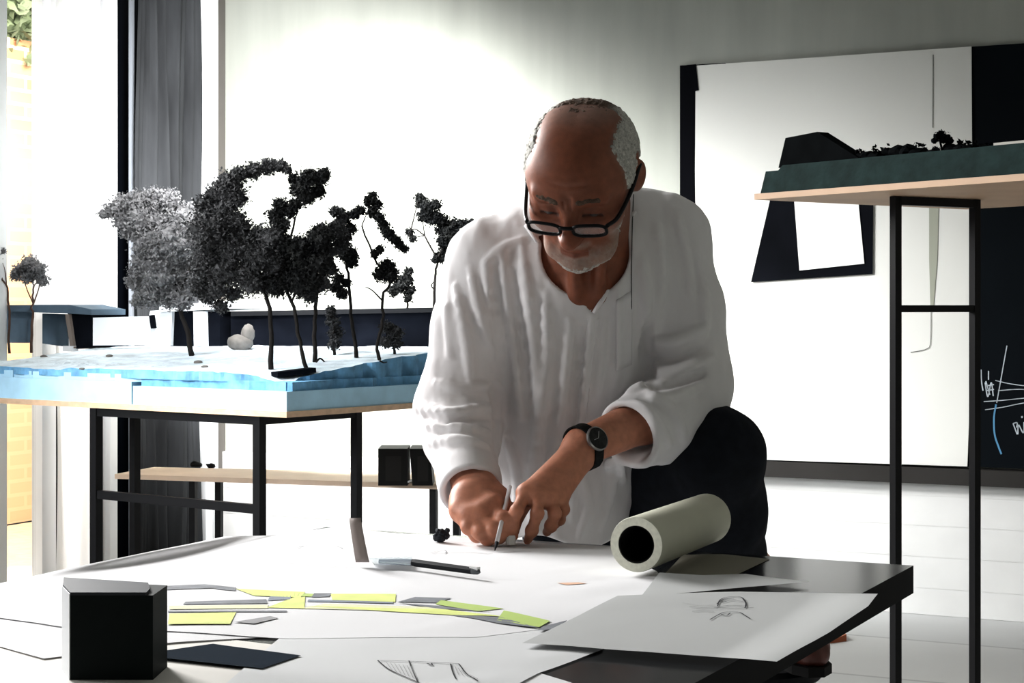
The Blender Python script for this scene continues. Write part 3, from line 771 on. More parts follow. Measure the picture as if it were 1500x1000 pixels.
# ================================================================== tall stand at the right with the dark model
E1 = np.array([.57, -.82, 0]); E1 /= np.linalg.norm(E1); E2 = np.array([.82, .57, 0]); E2 /= np.linalg.norm(E2)
SK = W(1105, 292.5, 4.2); SZ = SK[2]
def TR(a, c, z): return np.array([SK[0], SK[1], 0]) + E1 * a + E2 * c + np.array([0, 0, z])
stand = empty('tall_stand', TR(.6, .35, 0), 'tall black steel stand with a plywood top above eye level', 'stand')
SL, SW = 1.9, .74
b = MB(); b.hexa([TR(0, 0, SZ), TR(SL, 0, SZ), TR(SL, SW, SZ), TR(0, SW, SZ)], [TR(0, 0, SZ + .014), TR(SL, 0, SZ + .014), TR(SL, SW, SZ + .014), TR(0, SW, SZ + .014)]); b.build('stand_top', mat('birch_ply', (.38, .26, .17), .6, noise=.1, nscale=5), stand)
pa = W(1312, HY, 4.06) * [1, 1, 0]; pb = W(1428, HY, 4.19) * [1, 1, 0]
axr = ((pb - pa) / np.linalg.norm(pb - pa), None, ez); axr = (axr[0], np.array([-axr[0][1], axr[0][0], 0]), ez)
off = axr[1] * -1.15
for p in (pa, pb, pa + off, pb + off):
    MB().box(p + [0, 0, SZ / 2], (.019, .019, SZ - .001), axr).build('leg', m_steel, stand)
for o in (off * 0, off):
    b = MB(); b.bar(pa + o + ez * (SZ - .0105), pb + o + ez * (SZ - .0105), .019, .019); b.build('top_bar', m_steel, stand)
    b = MB(); b.bar(pa + o + ez * (CAMZ - 5 / F * 4.1), pb + o + ez * (CAMZ - 5 / F * 4.1), .015, .016); b.build('cross_bar', m_steel, stand)
ST = SZ + .0142
m_green = mat('dark_green_foam', (.011, .024, .023), .85, noise=.3, nscale=25, bump=.4, bscale=60)
m_bark = mat('black_model', (.004, .005, .0055), .9, spec=.02, noise=.3, nscale=20)
hill = empty('dark_model_base', TR(.6, .35, ST), 'dark green foam model base on the tall stand', 'architectural model')
b = MB(); top_z = ST + .052
prof = [(.01, .01), (.01, SW - .02), (SL - .02, SW - .02), (SL - .02, .01)]
b.hexa([TR(a, c, ST) for a, c in prof], [TR(a + (.012 if i < 2 else 0), c + (.006 if i in (0, 3) else 0), top_z) for i, (a, c) in enumerate(prof)]); b.build('foam_block', m_green, hill)
b = MB(); pts = [(.06, .02), (.06, .5), (1.8, .6), (1.8, .02)]
b.hexa([TR(a, c, top_z) for a, c in pts], [TR(a + .01, c + .004, top_z + .012) for a, c in pts]); b.build('upper_layer', m_green, hill)
pz = top_z + .012
def onst(px, dpth=None, c=.10):
    # point on the model top along the line c from the front edge that projects at column px
    for a in np.arange(-.2, 2.5, .002):
        p = TR(a, c, pz)
        if (p[0] / p[1]) * F + CX >= px: return p
    return p
def height_for(p, py): return CAMZ - (py - HY) / F * p[1]
A_, B_, C_, D_ = onst(1140, c=.07), onst(1150, c=.07), onst(1197, c=.07), onst(1262, c=.07)
h1, h2 = height_for(B_, 202), height_for(C_, 193)
b = MB(); fr = [A_, D_, np.array([C_[0], C_[1], h2]), np.array([B_[0], B_[1], h1])]
back = [p + E2 * .035 for p in fr]; b.hexa(back, fr); b.build('wedge_house_model', m_bark, label='black angular wedge house on the dark green model', cat='model building')
def mound(px0, px1, py, c, seed, nm, label, cat='model shrub'):
    a, e = onst(px0, c=c), onst(px1, c=c); m = (a + e) / 2; w = np.linalg.norm(e - a) / 2; h = max(height_for(m, py) - pz, .008)
    n = max(3, int(w / .012)); VV = []; FF = []; nb = 0; rr = np.random.default_rng(seed)
    for k in range(n):
        t = (k + .5) / n; cc = a + (e - a) * t; hh = h * (.55 + .45 * rr.random()); v, f = blob(cc + [0, 0, hh * .45], (w / n * 1.5, .022, hh * .55), seed + k, .5, 2)
        VV.append(v); FF += [tuple(i + nb for i in q) for q in f]; nb += len(v)
    v, f = leafcloud([a + (e - a) * t + [0, 0, h * .5] for t in np.linspace(.05, .95, n)], [h * .5] * n, 60 * n // 2, .006, seed, shell=.4)
    VV.append(v); FF += [tuple(int(i) + nb for i in q) for q in f]
    mesh(nm, np.vstack(VV), FF, m_bark, label=label, cat=cat)
mound(1255, 1285, 219, .09, 70, 'model_shrub', 'low black scrub right beside the wedge house')
mound(1280, 1350, 210, .12, 71, 'model_shrub', 'longest black scrub strip mid way along the dark model')
mound(1335, 1372, 216, .10, 72, 'model_shrub', 'low black scrub just left of the small black tree')
mound(1385, 1425, 205, .12, 73, 'model_shrub', 'black scrub just right of the small black tree')
mound(1425, 1475, 209, .16, 74, 'model_shrub', 'flat black scrub farthest right on the dark model')
p = onst(1378, c=.10); s = p[1] / F
tr = empty('small_model_tree', p, 'tiny black tree sticking up from the dark green model', 'model tree')
b = MB(); b.tube(catmull([p, p + [0.001, 0, 8 * s], p + [-.002, 0, 18 * s], p + [-.004, 0, 26 * s]], 4), 1.6 * s, 6); b.build('trunk', m_bark, tr, smooth=True)
VV = []; FF = []; nb = 0; cs = []; rs_ = []
for k, (x, z, r) in enumerate([(-6, 26, 7), (0, 30, 7), (8, 24, 8), (-10, 20, 5), (12, 20, 6), (2, 22, 7)]):
    c = p + np.array([x * s, 0, z * s]); cs.append(c); rs_.append(r * s); v, f = blob(c, (r * .8 * s,) * 3, 80 + k, .7, 2); VV.append(v); FF += [tuple(i + nb for i in q) for q in f]; nb += len(v)
v, f = leafcloud(cs, rs_, 250, 2 * s, 5); VV.append(v); FF += [tuple(int(i) + nb for i in q) for q in f]
mesh('crown', np.vstack(VV), FF, m_bark, tr)
# pale flat card at the right end of the model
q = [onst(1455, c=.03), onst(1560, c=.03), onst(1560, c=.03) + E2 * .35, onst(1455, c=.03) + E2 * .35]
b = MB(); b.hexa([p + [0, 0, .0005] for p in q], [p + [0, 0, .006 + .012 * (i in (2, 3))] for i, p in enumerate(q)]); b.build('pale_card', mat('pale_card', (.34, .33, .30), .8), label='pale grey card lying at the right end of the dark model', cat='card')
# ================================================================== drawing table in front
DZ = .75
DR = np.array([.5247, 2.320, 0]); DU = np.array([-.8947, .4466, 0]); DV = np.array([-.4466, -.8947, 0])
def TD(u, v, z): return DR + DU * u + DV * v + np.array([0, 0, z])
DLEN, DDEP = .905, 1.32
m_gloss = mat('black_gloss_top', (.010, .011, .013), .16, spec=.5, noise=.2, nscale=8)
table = empty('drawing_table', TD(.5, .6, 0), 'black glossy drawing table covered with white paper sheets', 'table')
b = MB(); b.hexa([TD(0, 0, DZ - .036), TD(0, DDEP, DZ - .036), TD(DLEN, DDEP, DZ - .036), TD(DLEN, 0, DZ - .036)][::-1], [TD(0, 0, DZ), TD(0, DDEP, DZ), TD(DLEN, DDEP, DZ), TD(DLEN, 0, DZ)][::-1])
b.m = [0, 1] + [0] * 4 if False else [1 if i != 1 else 0 for i in range(6)]
b.build('table_top', [m_gloss, mat('black_table_edge', (.006, .006, .007), .7)], table)
axd = (DU, DV, ez)
for u, v in ((.28, .16), (DLEN - .1, .16), (.28, DDEP - .1), (DLEN - .1, DDEP - .1)):
    MB().box(TD(u, v, (DZ - .036) / 2), (.035, .035, DZ - .0365), axd).build('leg', m_steel, table)

def bump(x, y):
    x = np.asarray(x, float); y = np.asarray(y, float); sh = x.shape
    P = np.stack([x.ravel() * 1.0, y.ravel() * .8, 0 * x.ravel()], -1)
    b1 = fbm(P, 5.0, 41, 2); b2 = fbm(P @ np.array([[.8, -.6, 0], [.6, .8, 0], [0, 0, 1]]) * np.array([1, 3.0, 1]), 4.0, 47, 2)
    r = .0030 * np.maximum(b1 + .15, 0) + .0032 * np.maximum(b2, 0)
    return r.reshape(sh)
def side(pts, n):
    P = np.array([onz(x, y, DZ)[:2] for x, y in pts]); L = np.r_[0, np.cumsum(np.linalg.norm(np.diff(P, axis=0), axis=1))]
    t = np.linspace(0, L[-1], n); return np.stack([np.interp(t, L, P[:, k]) for k in (0, 1)], -1)
class Sheet:
    """paper laid on the table: a Coons patch between four pixel polylines; drawings are faces of the same mesh"""
    def __init__(s, bottom, right, top, left, off, amp=1.0, n=60, m=40, lift=None):
        s.off = off; s.amp = amp; s.lift = lift
        Bm, Tp = side(bottom, n), side(top, n); Lf, Rt = side(left, m), side(right, m)
        u = np.linspace(0, 1, n)[:, None, None]; v = np.linspace(0, 1, m)[None, :, None]
        C = (1 - v) * Bm[:, None] + v * Tp[:, None] + (1 - u) * Lf[None] + u * Rt[None] - ((1 - u) * (1 - v) * Bm[0] + u * (1 - v) * Bm[-1] + (1 - u) * v * Tp[0] + u * v * Tp[-1])
        up_ = off + .002 * amp + (lift(u[..., 0], v[..., 0]) if lift is not None else 0)
        C = C * ((CAMZ - DZ - up_) / (CAMZ - DZ))[..., None] if lift is not None else C * ((CAMZ - DZ - up_) / (CAMZ - DZ))
        x, y = C[..., 0], C[..., 1]; z = s.z(x, y)
        if lift is not None: z = z + lift(u[..., 0], v[..., 0])
        s.b = MB(); V = np.stack([x, y, z], -1).reshape(-1, 3)
        s.b.add(V, [(i * m + j, (i + 1) * m + j, (i + 1) * m + j + 1, i * m + j + 1) for i in range(n - 1) for j in range(m - 1)])
        s.mats = []
    def z(s, x, y): return DZ + s.off + s.amp * bump(x, y)
    def pt(s, px, py, o): 
        p = onz(px, py, DZ + s.off); p[2] = float(s.z(np.array([p[0]]), np.array([p[1]]))[0]) + o; return p
    def quad(s, q, m, o=.0007, n=14):
        if m not in s.mats: s.mats.append(m)
        mi = s.mats.index(m) + 1; q = [np.array(p, float) for p in q]; k = 4; V = []
        for i in range(n + 1):
            for j in range(k + 1):
                a = q[0] + (q[1] - q[0]) * i / n; c = q[3] + (q[2] - q[3]) * i / n; V.append(s.pt(*(a + (c - a) * j / k), o))
        s.b.add(V, [(i * (k+1) + j, (i+1) * (k+1) + j, (i+1) * (k+1) + j + 1, i * (k+1) + j + 1) for i in range(n) for j in range(k)], mi)
    def line(s, pl, m, w=.0012, o=.0010):
        if m not in s.mats: s.mats.append(m)
        mi = s.mats.index(m) + 1
        pts = catmull(pl, 5) if len(pl) > 2 else [np.array(pl[0], float) + (np.array(pl[1], float) - np.array(pl[0], float)) * t for t in np.linspace(0, 1, 8)]
        P = [s.pt(p[0], p[1], o) for p in pts]
        for a, c in zip(P[:-1], P[1:]):
            t = c - a; L = np.linalg.norm(t)
            if L < 1e-7: continue
            nn = np.array([-t[1], t[0], 0]) / L * w / 2
            s.b.add([a - nn, c - nn, c + nn, a + nn], [(0, 1, 2, 3)], mi)
    def build(s, name, m, **kw):
        o = s.b.build(name, [m] + s.mats, smooth=True, **kw); return o
m_paper = mat('white_paper', (.73, .73, .745), .75, backlit=.10)
m_dim_tracing = mat('dimmed_tracing_paper', (.47, .48, .48), .6, backlit=.10)  # greyer than the white sheet: light falloff put into the colour
m_yel = mat('yellow_green_marker', (.62, .68, .22), .8, noise=.1, nscale=30); m_yel2 = mat('pale_marker', (.66, .66, .44), .8); m_grn = mat('green_marker', (.40, .52, .14), .8)
m_gry = mat('grey_marker', (.16, .17, .19), .8, noise=.3, nscale=40); m_slate = mat('slate_marker', (.19, .22, .27), .8); m_ink = mat('ink_line', (.03, .03, .035), .8); m_pencil = mat('soft_pencil', (.30, .30, .31), .9)
m_orange = mat('orange_crayon', (.66, .42, .30), .8)

shL = Sheet([(-90, 930), (0, 945), (64, 963)], [(64, 963), (250, 940), (470, 925)], [(-40, 872), (200, 850), (470, 860)], [(-90, 930), (-60, 890), (-40, 872)], .0006, n=50, m=30)
shL.build('paper_sheet', m_paper, label='white sheet at the left table side, its corner left of the black block', cat='paper', group='paper sheets on the drawing table')
shG = Sheet([(-300, 1090), (100, 1090), (640, 1060)], [(640, 1060), (700, 980)], [(-170, 935), (250, 925), (700, 980)], [(-300, 1090), (-170, 935)], .0002, amp=.15, n=40, m=24)
shG.build('paper_sheet', mat('beige_sheet', (.66, .64, .60), .7), label='beige grey sheet lowest at the near left table corner, under the black block', cat='paper', group='paper sheets on the drawing table')
shC = Sheet([(300, 1060), (560, 1070), (740, 1010)], [(740, 1010), (789, 983), (882, 949), (900, 917)], [(420, 922), (600, 916), (900, 917)], [(300, 1060), (330, 1000), (420, 922)], .0014, n=50, m=40)
for l in ([(553, 968), (600, 970), (640, 972), (672, 974)], [(553, 968), (572, 983), (612, 1001)], [(599, 969), (604, 982), (612, 1001)], [(660, 974), (663, 985), (668, 997)], [(672, 974), (684, 989), (700, 1001)], [(625, 973), (633, 976), (632, 973)]):
    shC.line(l, m_ink, .0013)
for k in range(7): shC.line([(566 + 6 * k, 971 + k), (575 + 6 * k, 984 + 2 * k)], m_pencil, .0005)
for k in range(5): shC.line([(666 + 5 * k, 977 + 3 * k), (672 + 7 * k, 990 + 2 * k)], m_pencil, .0005)
shC.build('paper_sheet', mat('dimmed_sketch_paper', (.64, .65, .66), .75, backlit=.10), label='sheet at the front middle with a pencil sketch of a slanted house', cat='paper', group='paper sheets on the drawing table')  # paper tone lowered to carry the light falloff towards the front
shA = Sheet([(-60, 896), (0, 904), (92, 916), (420, 932), (700, 930), (900, 905)], [(900, 905), (985, 864), (962, 835), (905, 799)], [(330, 783), (395, 782), (488, 771), (640, 784), (760, 791), (905, 799)], [(-60, 896), (-70, 866), (120, 827), (330, 783)], .0026, n=110, m=60,
            lift=lambda u, v: -.0009 * np.exp(-(v / .08) ** 2) + .006 * np.exp(-((u - .0) / .10) ** 2) * np.exp(-((v - 1) / .25) ** 2) + .010 * np.exp(-(u / .05) ** 2) * np.exp(-((v - .7) / .3) ** 2))
Q = shA.quad
Q([(345, 865), (447, 869), (440, 877), (372, 875)], m_yel); Q([(484, 872), (580, 873), (579, 884), (487, 881)], m_yel); Q([(430, 877), (447, 876), (446, 893), (391, 892)], m_yel)
Q([(444, 889), (650, 894), (740, 905), (660, 902)], m_yel); Q([(476, 886), (640, 891), (660, 897), (440, 893)], m_yel2, .0006); Q([(645, 881), (738, 893), (700, 897), (638, 887)], m_grn); Q([(738, 896), (806, 910), (790, 919), (728, 910)], m_grn)
Q([(248, 901), (346, 899), (337, 916), (246, 917)], m_yel); Q([(248, 890), (393, 888), (392, 893), (248, 895)], m_yel2); Q([(272, 884), (390, 880), (392, 886), (268, 888)], m_gry)
Q([(244, 860), (300, 858), (346, 863), (244, 866)], m_gry); Q([(300, 861), (346, 863), (345, 868), (320, 866)], m_gry); Q([(396, 875), (427, 874), (425, 880), (392, 882)], m_slate); Q([(460, 871), (486, 871), (482, 876), (456, 877)], m_gry); Q([(452, 880), (576, 884), (576, 886), (450, 883)], m_slate)
Q([(582, 884), (608, 877), (662, 878), (640, 885)], m_gry); Q([(582, 885), (640, 889), (720, 898), (650, 894)], m_gry); Q([(660, 902), (735, 906), (790, 920), (730, 914)], m_gry); Q([(795, 918), (831, 909), (820, 921), (788, 924)], m_gry)
Q([(342, 913), (396, 904), (408, 907), (372, 915)], m_pencil); Q([(246, 897), (420, 896), (420, 898), (246, 899)], m_gry)
Q([(430, 870), (460, 872), (456, 876), (428, 875)], m_grn)
Q([(816, 855), (848, 854), (860, 856), (830, 858)], m_orange, n=6)
for l in ([(435, 803), (455, 797), (490, 800), (500, 805), (460, 806), (436, 803)], [(480, 818), (492, 817)], [(410, 824), (480, 830), (520, 832)], [(630, 810), (650, 806), (652, 811), (632, 812)], [(632, 811), (680, 809), (722, 812)], [(395, 800), (420, 799), (445, 801)]):
    shA.line(l, m_pencil, .0012)
shA.build('paper_sheet', m_paper, label='largest white sheet with a yellow and grey plan drawing across it', cat='paper', group='paper sheets on the drawing table')
shE = Sheet([(968, 846), (1010, 858), (1060, 850)], [(1060, 850), (1128, 818)], [(1000, 812), (1060, 811), (1128, 818)], [(968, 846), (1000, 812)], .0008, amp=.2, n=20, m=14)
shE.build('paper_sheet', mat('olive_tracing', (.20, .19, .15), .7), label='olive brown sheet lying under the paper roll', cat='paper', group='paper sheets on the drawing table')
shF = Sheet([(940, 872), (1010, 868), (1187, 850)], [(1187, 850), (1140, 846), (1092, 839)], [(966, 838), (1030, 842), (1092, 839)], [(940, 872), (966, 838)], .0052, amp=.6, n=30, m=20, lift=lambda u, v: .007 * v ** 3 * (1 - u))
shF.build('paper_sheet', m_dim_tracing, label='small pointed tracing sheet beside the paper roll', cat='paper', group='paper sheets on the drawing table')
shB = Sheet([(765, 940), (930, 952), (1138, 969)], [(1138, 969), (1215, 925), (1272, 886), (1286, 868)], [(905, 872), (1080, 866), (1286, 868)], [(765, 940), (905, 872)], .0066, amp=.5, n=70, m=40,
            lift=lambda u, v: .012 * smooth01(u, .75, 1.0) * (1 - .3 * v))
for l in ([(1051, 889), (1055, 880), (1068, 876), (1085, 876), (1092, 883), (1092, 890)], [(1050, 890), (1070, 888), (1094, 889)], [(1057, 884), (1070, 881), (1088, 882)], [(1010, 890), (1030, 891), (1052, 890)], [(1014, 897), (1030, 896), (1046, 897)], [(1040, 909), (1052, 902), (1062, 898), (1082, 898), (1090, 902), (1099, 908)],
          [(1056, 901), (1064, 903), (1070, 899)], [(1050, 886), (1060, 879), (1075, 878)], [(1046, 891), (1075, 892), (1104, 891)], [(1088, 878), (1093, 886), (1091, 892)]):
    shB.line(l, m_ink, .0013)
for l in ([(1000, 885), (1025, 887), (1045, 886)], [(1020, 893), (1040, 893), (1060, 894)]): shB.line(l, m_pencil, .001)
shB.build('paper_sheet', m_dim_tracing, label='right hand sheet with a small car-like ink sketch, overhanging the table edge', cat='paper', group='paper sheets on the drawing table')
shD = Sheet([(640, 1060), (760, 1060), (880, 1018)], [(880, 1018), (840, 1000), (789, 984)], [(690, 985), (740, 984), (789, 984)], [(640, 1060), (690, 985)], .0006, amp=.3, n=16, m=14)
shD.build('paper_sheet', m_paper, label='pale sheet corner under the house sketch at the front edge', cat='paper', group='paper sheets on the drawing table')
# dark blue card
q = [(200, 957), (312, 941), (441, 957), (384, 977)]
def flatcard(name, q, m, z0, z1, label, cat):
    P = [onz(x, y, DZ) for x, y in q]
    b = MB(); b.hexa([(p[0], p[1], z0) for p in P], [(p[0], p[1], z1) for p in P]); return b.build(name, m, label=label, cat=cat)
shN = Sheet([(200, 957), (384, 977)], [(384, 977), (441, 957)], [(312, 941), (441, 957)], [(200, 957), (312, 941)], .0026, n=24, m=16)
shN.build('dark_card', mat('navy_card', (.014, .024, .038), .9, spec=.02), label='dark navy card lying to the right of the black block', cat='card')

# paper roll
ra = .0345
f0, f1 = onz(932, 848, DZ), onz(1036, 804, DZ)
ax = f1 - f0; LN = np.linalg.norm(ax); ax /= LN; sx = np.array([ax[1], -ax[0], 0])
roll = empty('paper_roll', (f0 + f1) / 2, 'thick cream roll of tracing paper lying on the table, hollow end facing front', 'paper roll')
zc = DZ + .0085 + ra
A = np.array([f0[0], f0[1], zc]); m_roll = mat('cream_paper', (.52, .52, .43), .65, noise=.05, nscale=10); m_rollend = mat('roll_end', (.72, .72, .62), .8, noise=.08, nscale=200)
rf = (sx, ez, ax)
b = MB(); b.lathe(A, [(.0235, 0), (ra * .985, 0), (ra, .0015), (ra, LN - .001), (ra * .98, LN), (.0235, LN), (.0232, LN * .5), (.0235, 0)], 48, rf, cap=False)
auto_smooth(b.build('paper_layers', [m_roll], roll))
b = MB(); b.lathe(A - ax * .0004, [(.0236, 0), (ra * .985, 0)], 48, rf, cap=False); auto_smooth(b.build('cut_end', m_rollend, roll))
b = MB(); b.lathe(A + ax * .001, [(.0232, 0), (.0232, LN - .002), (.0216, LN - .002), (.0216, 0), (.0232, 0)], 40, rf, cap=False); b.lathe(A + ax * .10, [(.0001, 0), (.0216, 0), (.0216, .002), (.0001, .002)], 40, rf)
auto_smooth(b.build('core_tube', mat('dark_core', (.006, .006, .006), .9), roll))
b = MB(); b.add([A + sx * -.030 + ez * .012 + ax * .0, A + sx * -.030 + ez * .012 + ax * LN * .9, A + sx * -.040 + ez * .008 + ax * LN * .9, A + sx * -.041 + ez * .010], [(0, 1, 2, 3)])
# knife with clear cap
k0, k1, k2 = onz(556, 835, DZ), onz(604, 838, DZ), onz(703, 852, DZ)
kz = DZ + .0125
knife = empty('craft_knife', (k0 + k2) / 2, 'black handled craft knife with clear cap lying across the large sheet', 'knife')
up = np.array([0, 0, 1.0])
def pz_(p, z): return np.array([p[0], p[1], z])
b = MB(); b.tube([pz_(k1, kz), pz_(k1 * .95 + k2 * .05, kz), pz_(k1 * .1 + k2 * .9, kz)], [.0042, .0048, .0045], 10); auto_smooth(b.build('handle', mat('black_grip', (.012, .014, .017), .45), knife))
b = MB(); b.tube([pz_(k1 * .1 + k2 * .9, kz), pz_(k1 * .03 + k2 * .97, kz), pz_(k2, kz - .001)], [.0046, .0040, .0012], 10); auto_smooth(b.build('end_cap', mat('grey_cap', (.10, .11, .12), .35), knife))
b = MB(); dk = (k2 - k1) / np.linalg.norm(k2 - k1); c = k1 * .13 + k2 * .87; b.bar(pz_(c, kz + .0035), pz_(c + dk * .013, kz + .0035), .006, .004); b.build('slider', mat('white_plastic', (.7, .7, .7), .4), knife)
b = MB(); b.tube([pz_(k0, kz - .001), pz_(k0 * .2 + k1 * .8, kz), pz_(k1, kz)], [.003, .0046, .0046], 10); auto_smooth(b.build('clear_cap', mat('clear_plastic', (.62, .68, .74), .2, trans=.5), knife))
# upright strip of tape
t0, t1 = onz(521, 833, DZ), onz(541, 833, DZ); h = (833 - 770) / F * t0[1]; sh_ = -11 / F * t0[1]; zb = DZ + .0085
b = MB(); n = 8; V = []
for i in range(n + 1):
    f = i / n; o = np.array([sh_ * f, .012 * f * f, 0]); w = 1 - .15 * f
    V += [pz_(t0 + o, zb + h * f), pz_(t0 + (t1 - t0) * w + o, zb + h * f + .0006 * f)]
b.add(V, [(2 * i, 2 * i + 1, 2 * i + 3, 2 * i + 2) for i in range(n)])
o = b.build('tape_strip', mat('beige_tape', (.42, .37, .35), .5, backlit=.3), smooth=True, label='beige strip of tape standing upright on the large sheet', cat='tape')
md = o.modifiers.new('thick', 'SOLIDIFY'); md.thickness = .0008
# clear tape base beside it
flatcard('tape_tab', [(541, 828), (604, 826), (602, 838), (548, 838)], mat('clear_tab', (.50, .56, .62), .25, alpha=.6), DZ + .0092, DZ + .0098, 'clear bluish tab lying between tape strip and knife', 'tape')
# kneaded eraser
c = onz(647, 791, DZ + .006)
VV = []; FF = []; nb = 0
m_er = mat('dark_putty', (.035, .038, .045), .6, noise=.4, nscale=80, bump=.4, bscale=200)
for k, (x, z, r) in enumerate([(-7, 5, 6), (6, 7, 6), (0, 10, 7), (-2, 4, 8), (8, 14, 4), (-5, 13, 4)]):
    s = c[1] / F; v, f = blob(c + np.array([x * s, 0, z * s]), (r * s, r * s, r * 1.05 * s), 90 + k, .35, 3); VV.append(v); FF += [tuple(i + nb for i in q) for q in f]; nb += len(v)
mesh('kneaded_eraser', np.vstack(VV), FF, m_er, smooth=True, label='dark grey kneaded eraser lump left of the writing hand', cat='eraser')
# white eraser block at the fingertips
c = onz(748, 797, DZ + .006)
er = MB(); er.box(c + [0, 0, .0065], (.013, .011, .013), (np.array([.94, .34, 0]), np.array([-.34, .94, 0]), ez), bev=.003); er.build('eraser', mat('white_rubber', (.62, .60, .58), .6), label='small white eraser between the man\'s two hands', cat='eraser')
# black block
bx = empty('black_block', W(165, HY, 1.64) * [1, 1, 0] + [0, 0, DZ], 'black cube-shaped block with a chamfered edge painted pale as if lit at the left front', 'block')
fl_, fr2 = W(103, HY, 1.61), W(224, HY, 1.61); rr_ = W(245, HY, 1.668); ll_ = W(92, HY, 1.655); bl_ = W(93.5, HY, 1.70)
P = [fl_, fr2, rr_, bl_, ll_]; zt = .8285
b = MB(); b.hexa([(p[0], p[1], DZ + .0002) for p in P], [(p[0], p[1], zt - .0015) for p in P]); b.build('body', mat('black_block_side', (.0085, .013, .013), .6, noise=.1), bx)
P2 = [P[0], P[0] * .08 + P[1] * .92, P[1] * .6 + P[2] * .4 - np.array([.008, 0, 0]), P[2] - np.array([.018, 0, 0]), P[3], P[4]]
b = MB(); b.hexa([(p[0], p[1], zt - .0015) for p in P2], [(p[0], p[1], zt + .0012) for p in P2]); b.build('top_plate', mat('lit_top_tone', (.045, .05, .058), .5), bx)  # light on the top mixed into its dark grey colour
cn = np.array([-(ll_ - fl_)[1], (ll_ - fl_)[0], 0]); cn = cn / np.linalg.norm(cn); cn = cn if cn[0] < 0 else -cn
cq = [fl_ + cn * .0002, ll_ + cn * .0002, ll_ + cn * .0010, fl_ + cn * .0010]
b = MB(); b.hexa([pz_(p, DZ + .0003) for p in cq], [pz_(p, zt) for p in cq]); b.build('chamfer', mat('lit_edge_tone', (.85, .87, .90), .5), bx)  # light catching the chamfer is put into its pale colour
# orange offcut on the floor
c = onz(1222, 937, 0); s = c[1] / F
b = MB(); a_ = onz(1208, 943, 0); e_ = onz(1240, 939, 0); b.hexa([a_, e_, e_ + [0, .08, 0], a_ + [.02, .08, 0]], [a_ + [0.01, 0, .010], e_ + [0, 0, .022], e_ + [0, .08, .022], a_ + [.02, .08, .012]])
b.build('wood_offcut', mat('orange_wood', (.42, .12, .05), .6), label='small orange wooden offcut on the white floor right of the table', cat='offcut')
# ================================================================== the man
def Rx(a): c, s = math.cos(a), math.sin(a); return np.array([[1, 0, 0], [0, c, -s], [0, s, c]])
def Ry(a): c, s = math.cos(a), math.sin(a); return np.array([[c, 0, s], [0, 1, 0], [-s, 0, c]])
def Rz(a): c, s = math.cos(a), math.sin(a); return np.array([[c, -s, 0], [s, c, 0], [0, 0, 1]])
RAD = math.radians
HR = Ry(RAD(4)) @ Rz(RAD(-15)) @ Rx(RAD(42)); HS = .965
HC = W(854, 254, 2.53)
def HL(p): return HC + HR @ (np.asarray(p, float) * HS)     # head local -> world
def head_local(X, Y, Z):
    x, y, z = X - HC[0], Y - HC[1], Z - HC[2]
    return ((HR[0, 0]*x + HR[1, 0]*y + HR[2, 0]*z) / HS, (HR[0, 1]*x + HR[1, 1]*y + HR[2, 1]*z) / HS, (HR[0, 2]*x + HR[1, 2]*y + HR[2, 2]*z) / HS)
def el(x, y, z, c, r):
    x, y, z = x - c[0], y - c[1], z - c[2]
    k0 = np.sqrt((x/r[0])**2 + (y/r[1])**2 + (z/r[2])**2); k1 = np.sqrt((x/r[0]**2)**2 + (y/r[1]**2)**2 + (z/r[2]**2)**2)
    return k0 * (k0 - 1) / (k1 + 1e-9)
def cap(x, y, z, a, b, ra, rb=None):
    rb = ra if rb is None else rb; a = np.array(a, float); ab = np.array(b, float) - a; L = ab @ ab
    t = np.clip(((x - a[0])*ab[0] + (y - a[1])*ab[1] + (z - a[2])*ab[2]) / L, 0, 1)
    return np.sqrt((x - a[0] - t*ab[0])**2 + (y - a[1] - t*ab[1])**2 + (z - a[2] - t*ab[2])**2) - (ra + (rb - ra) * t)
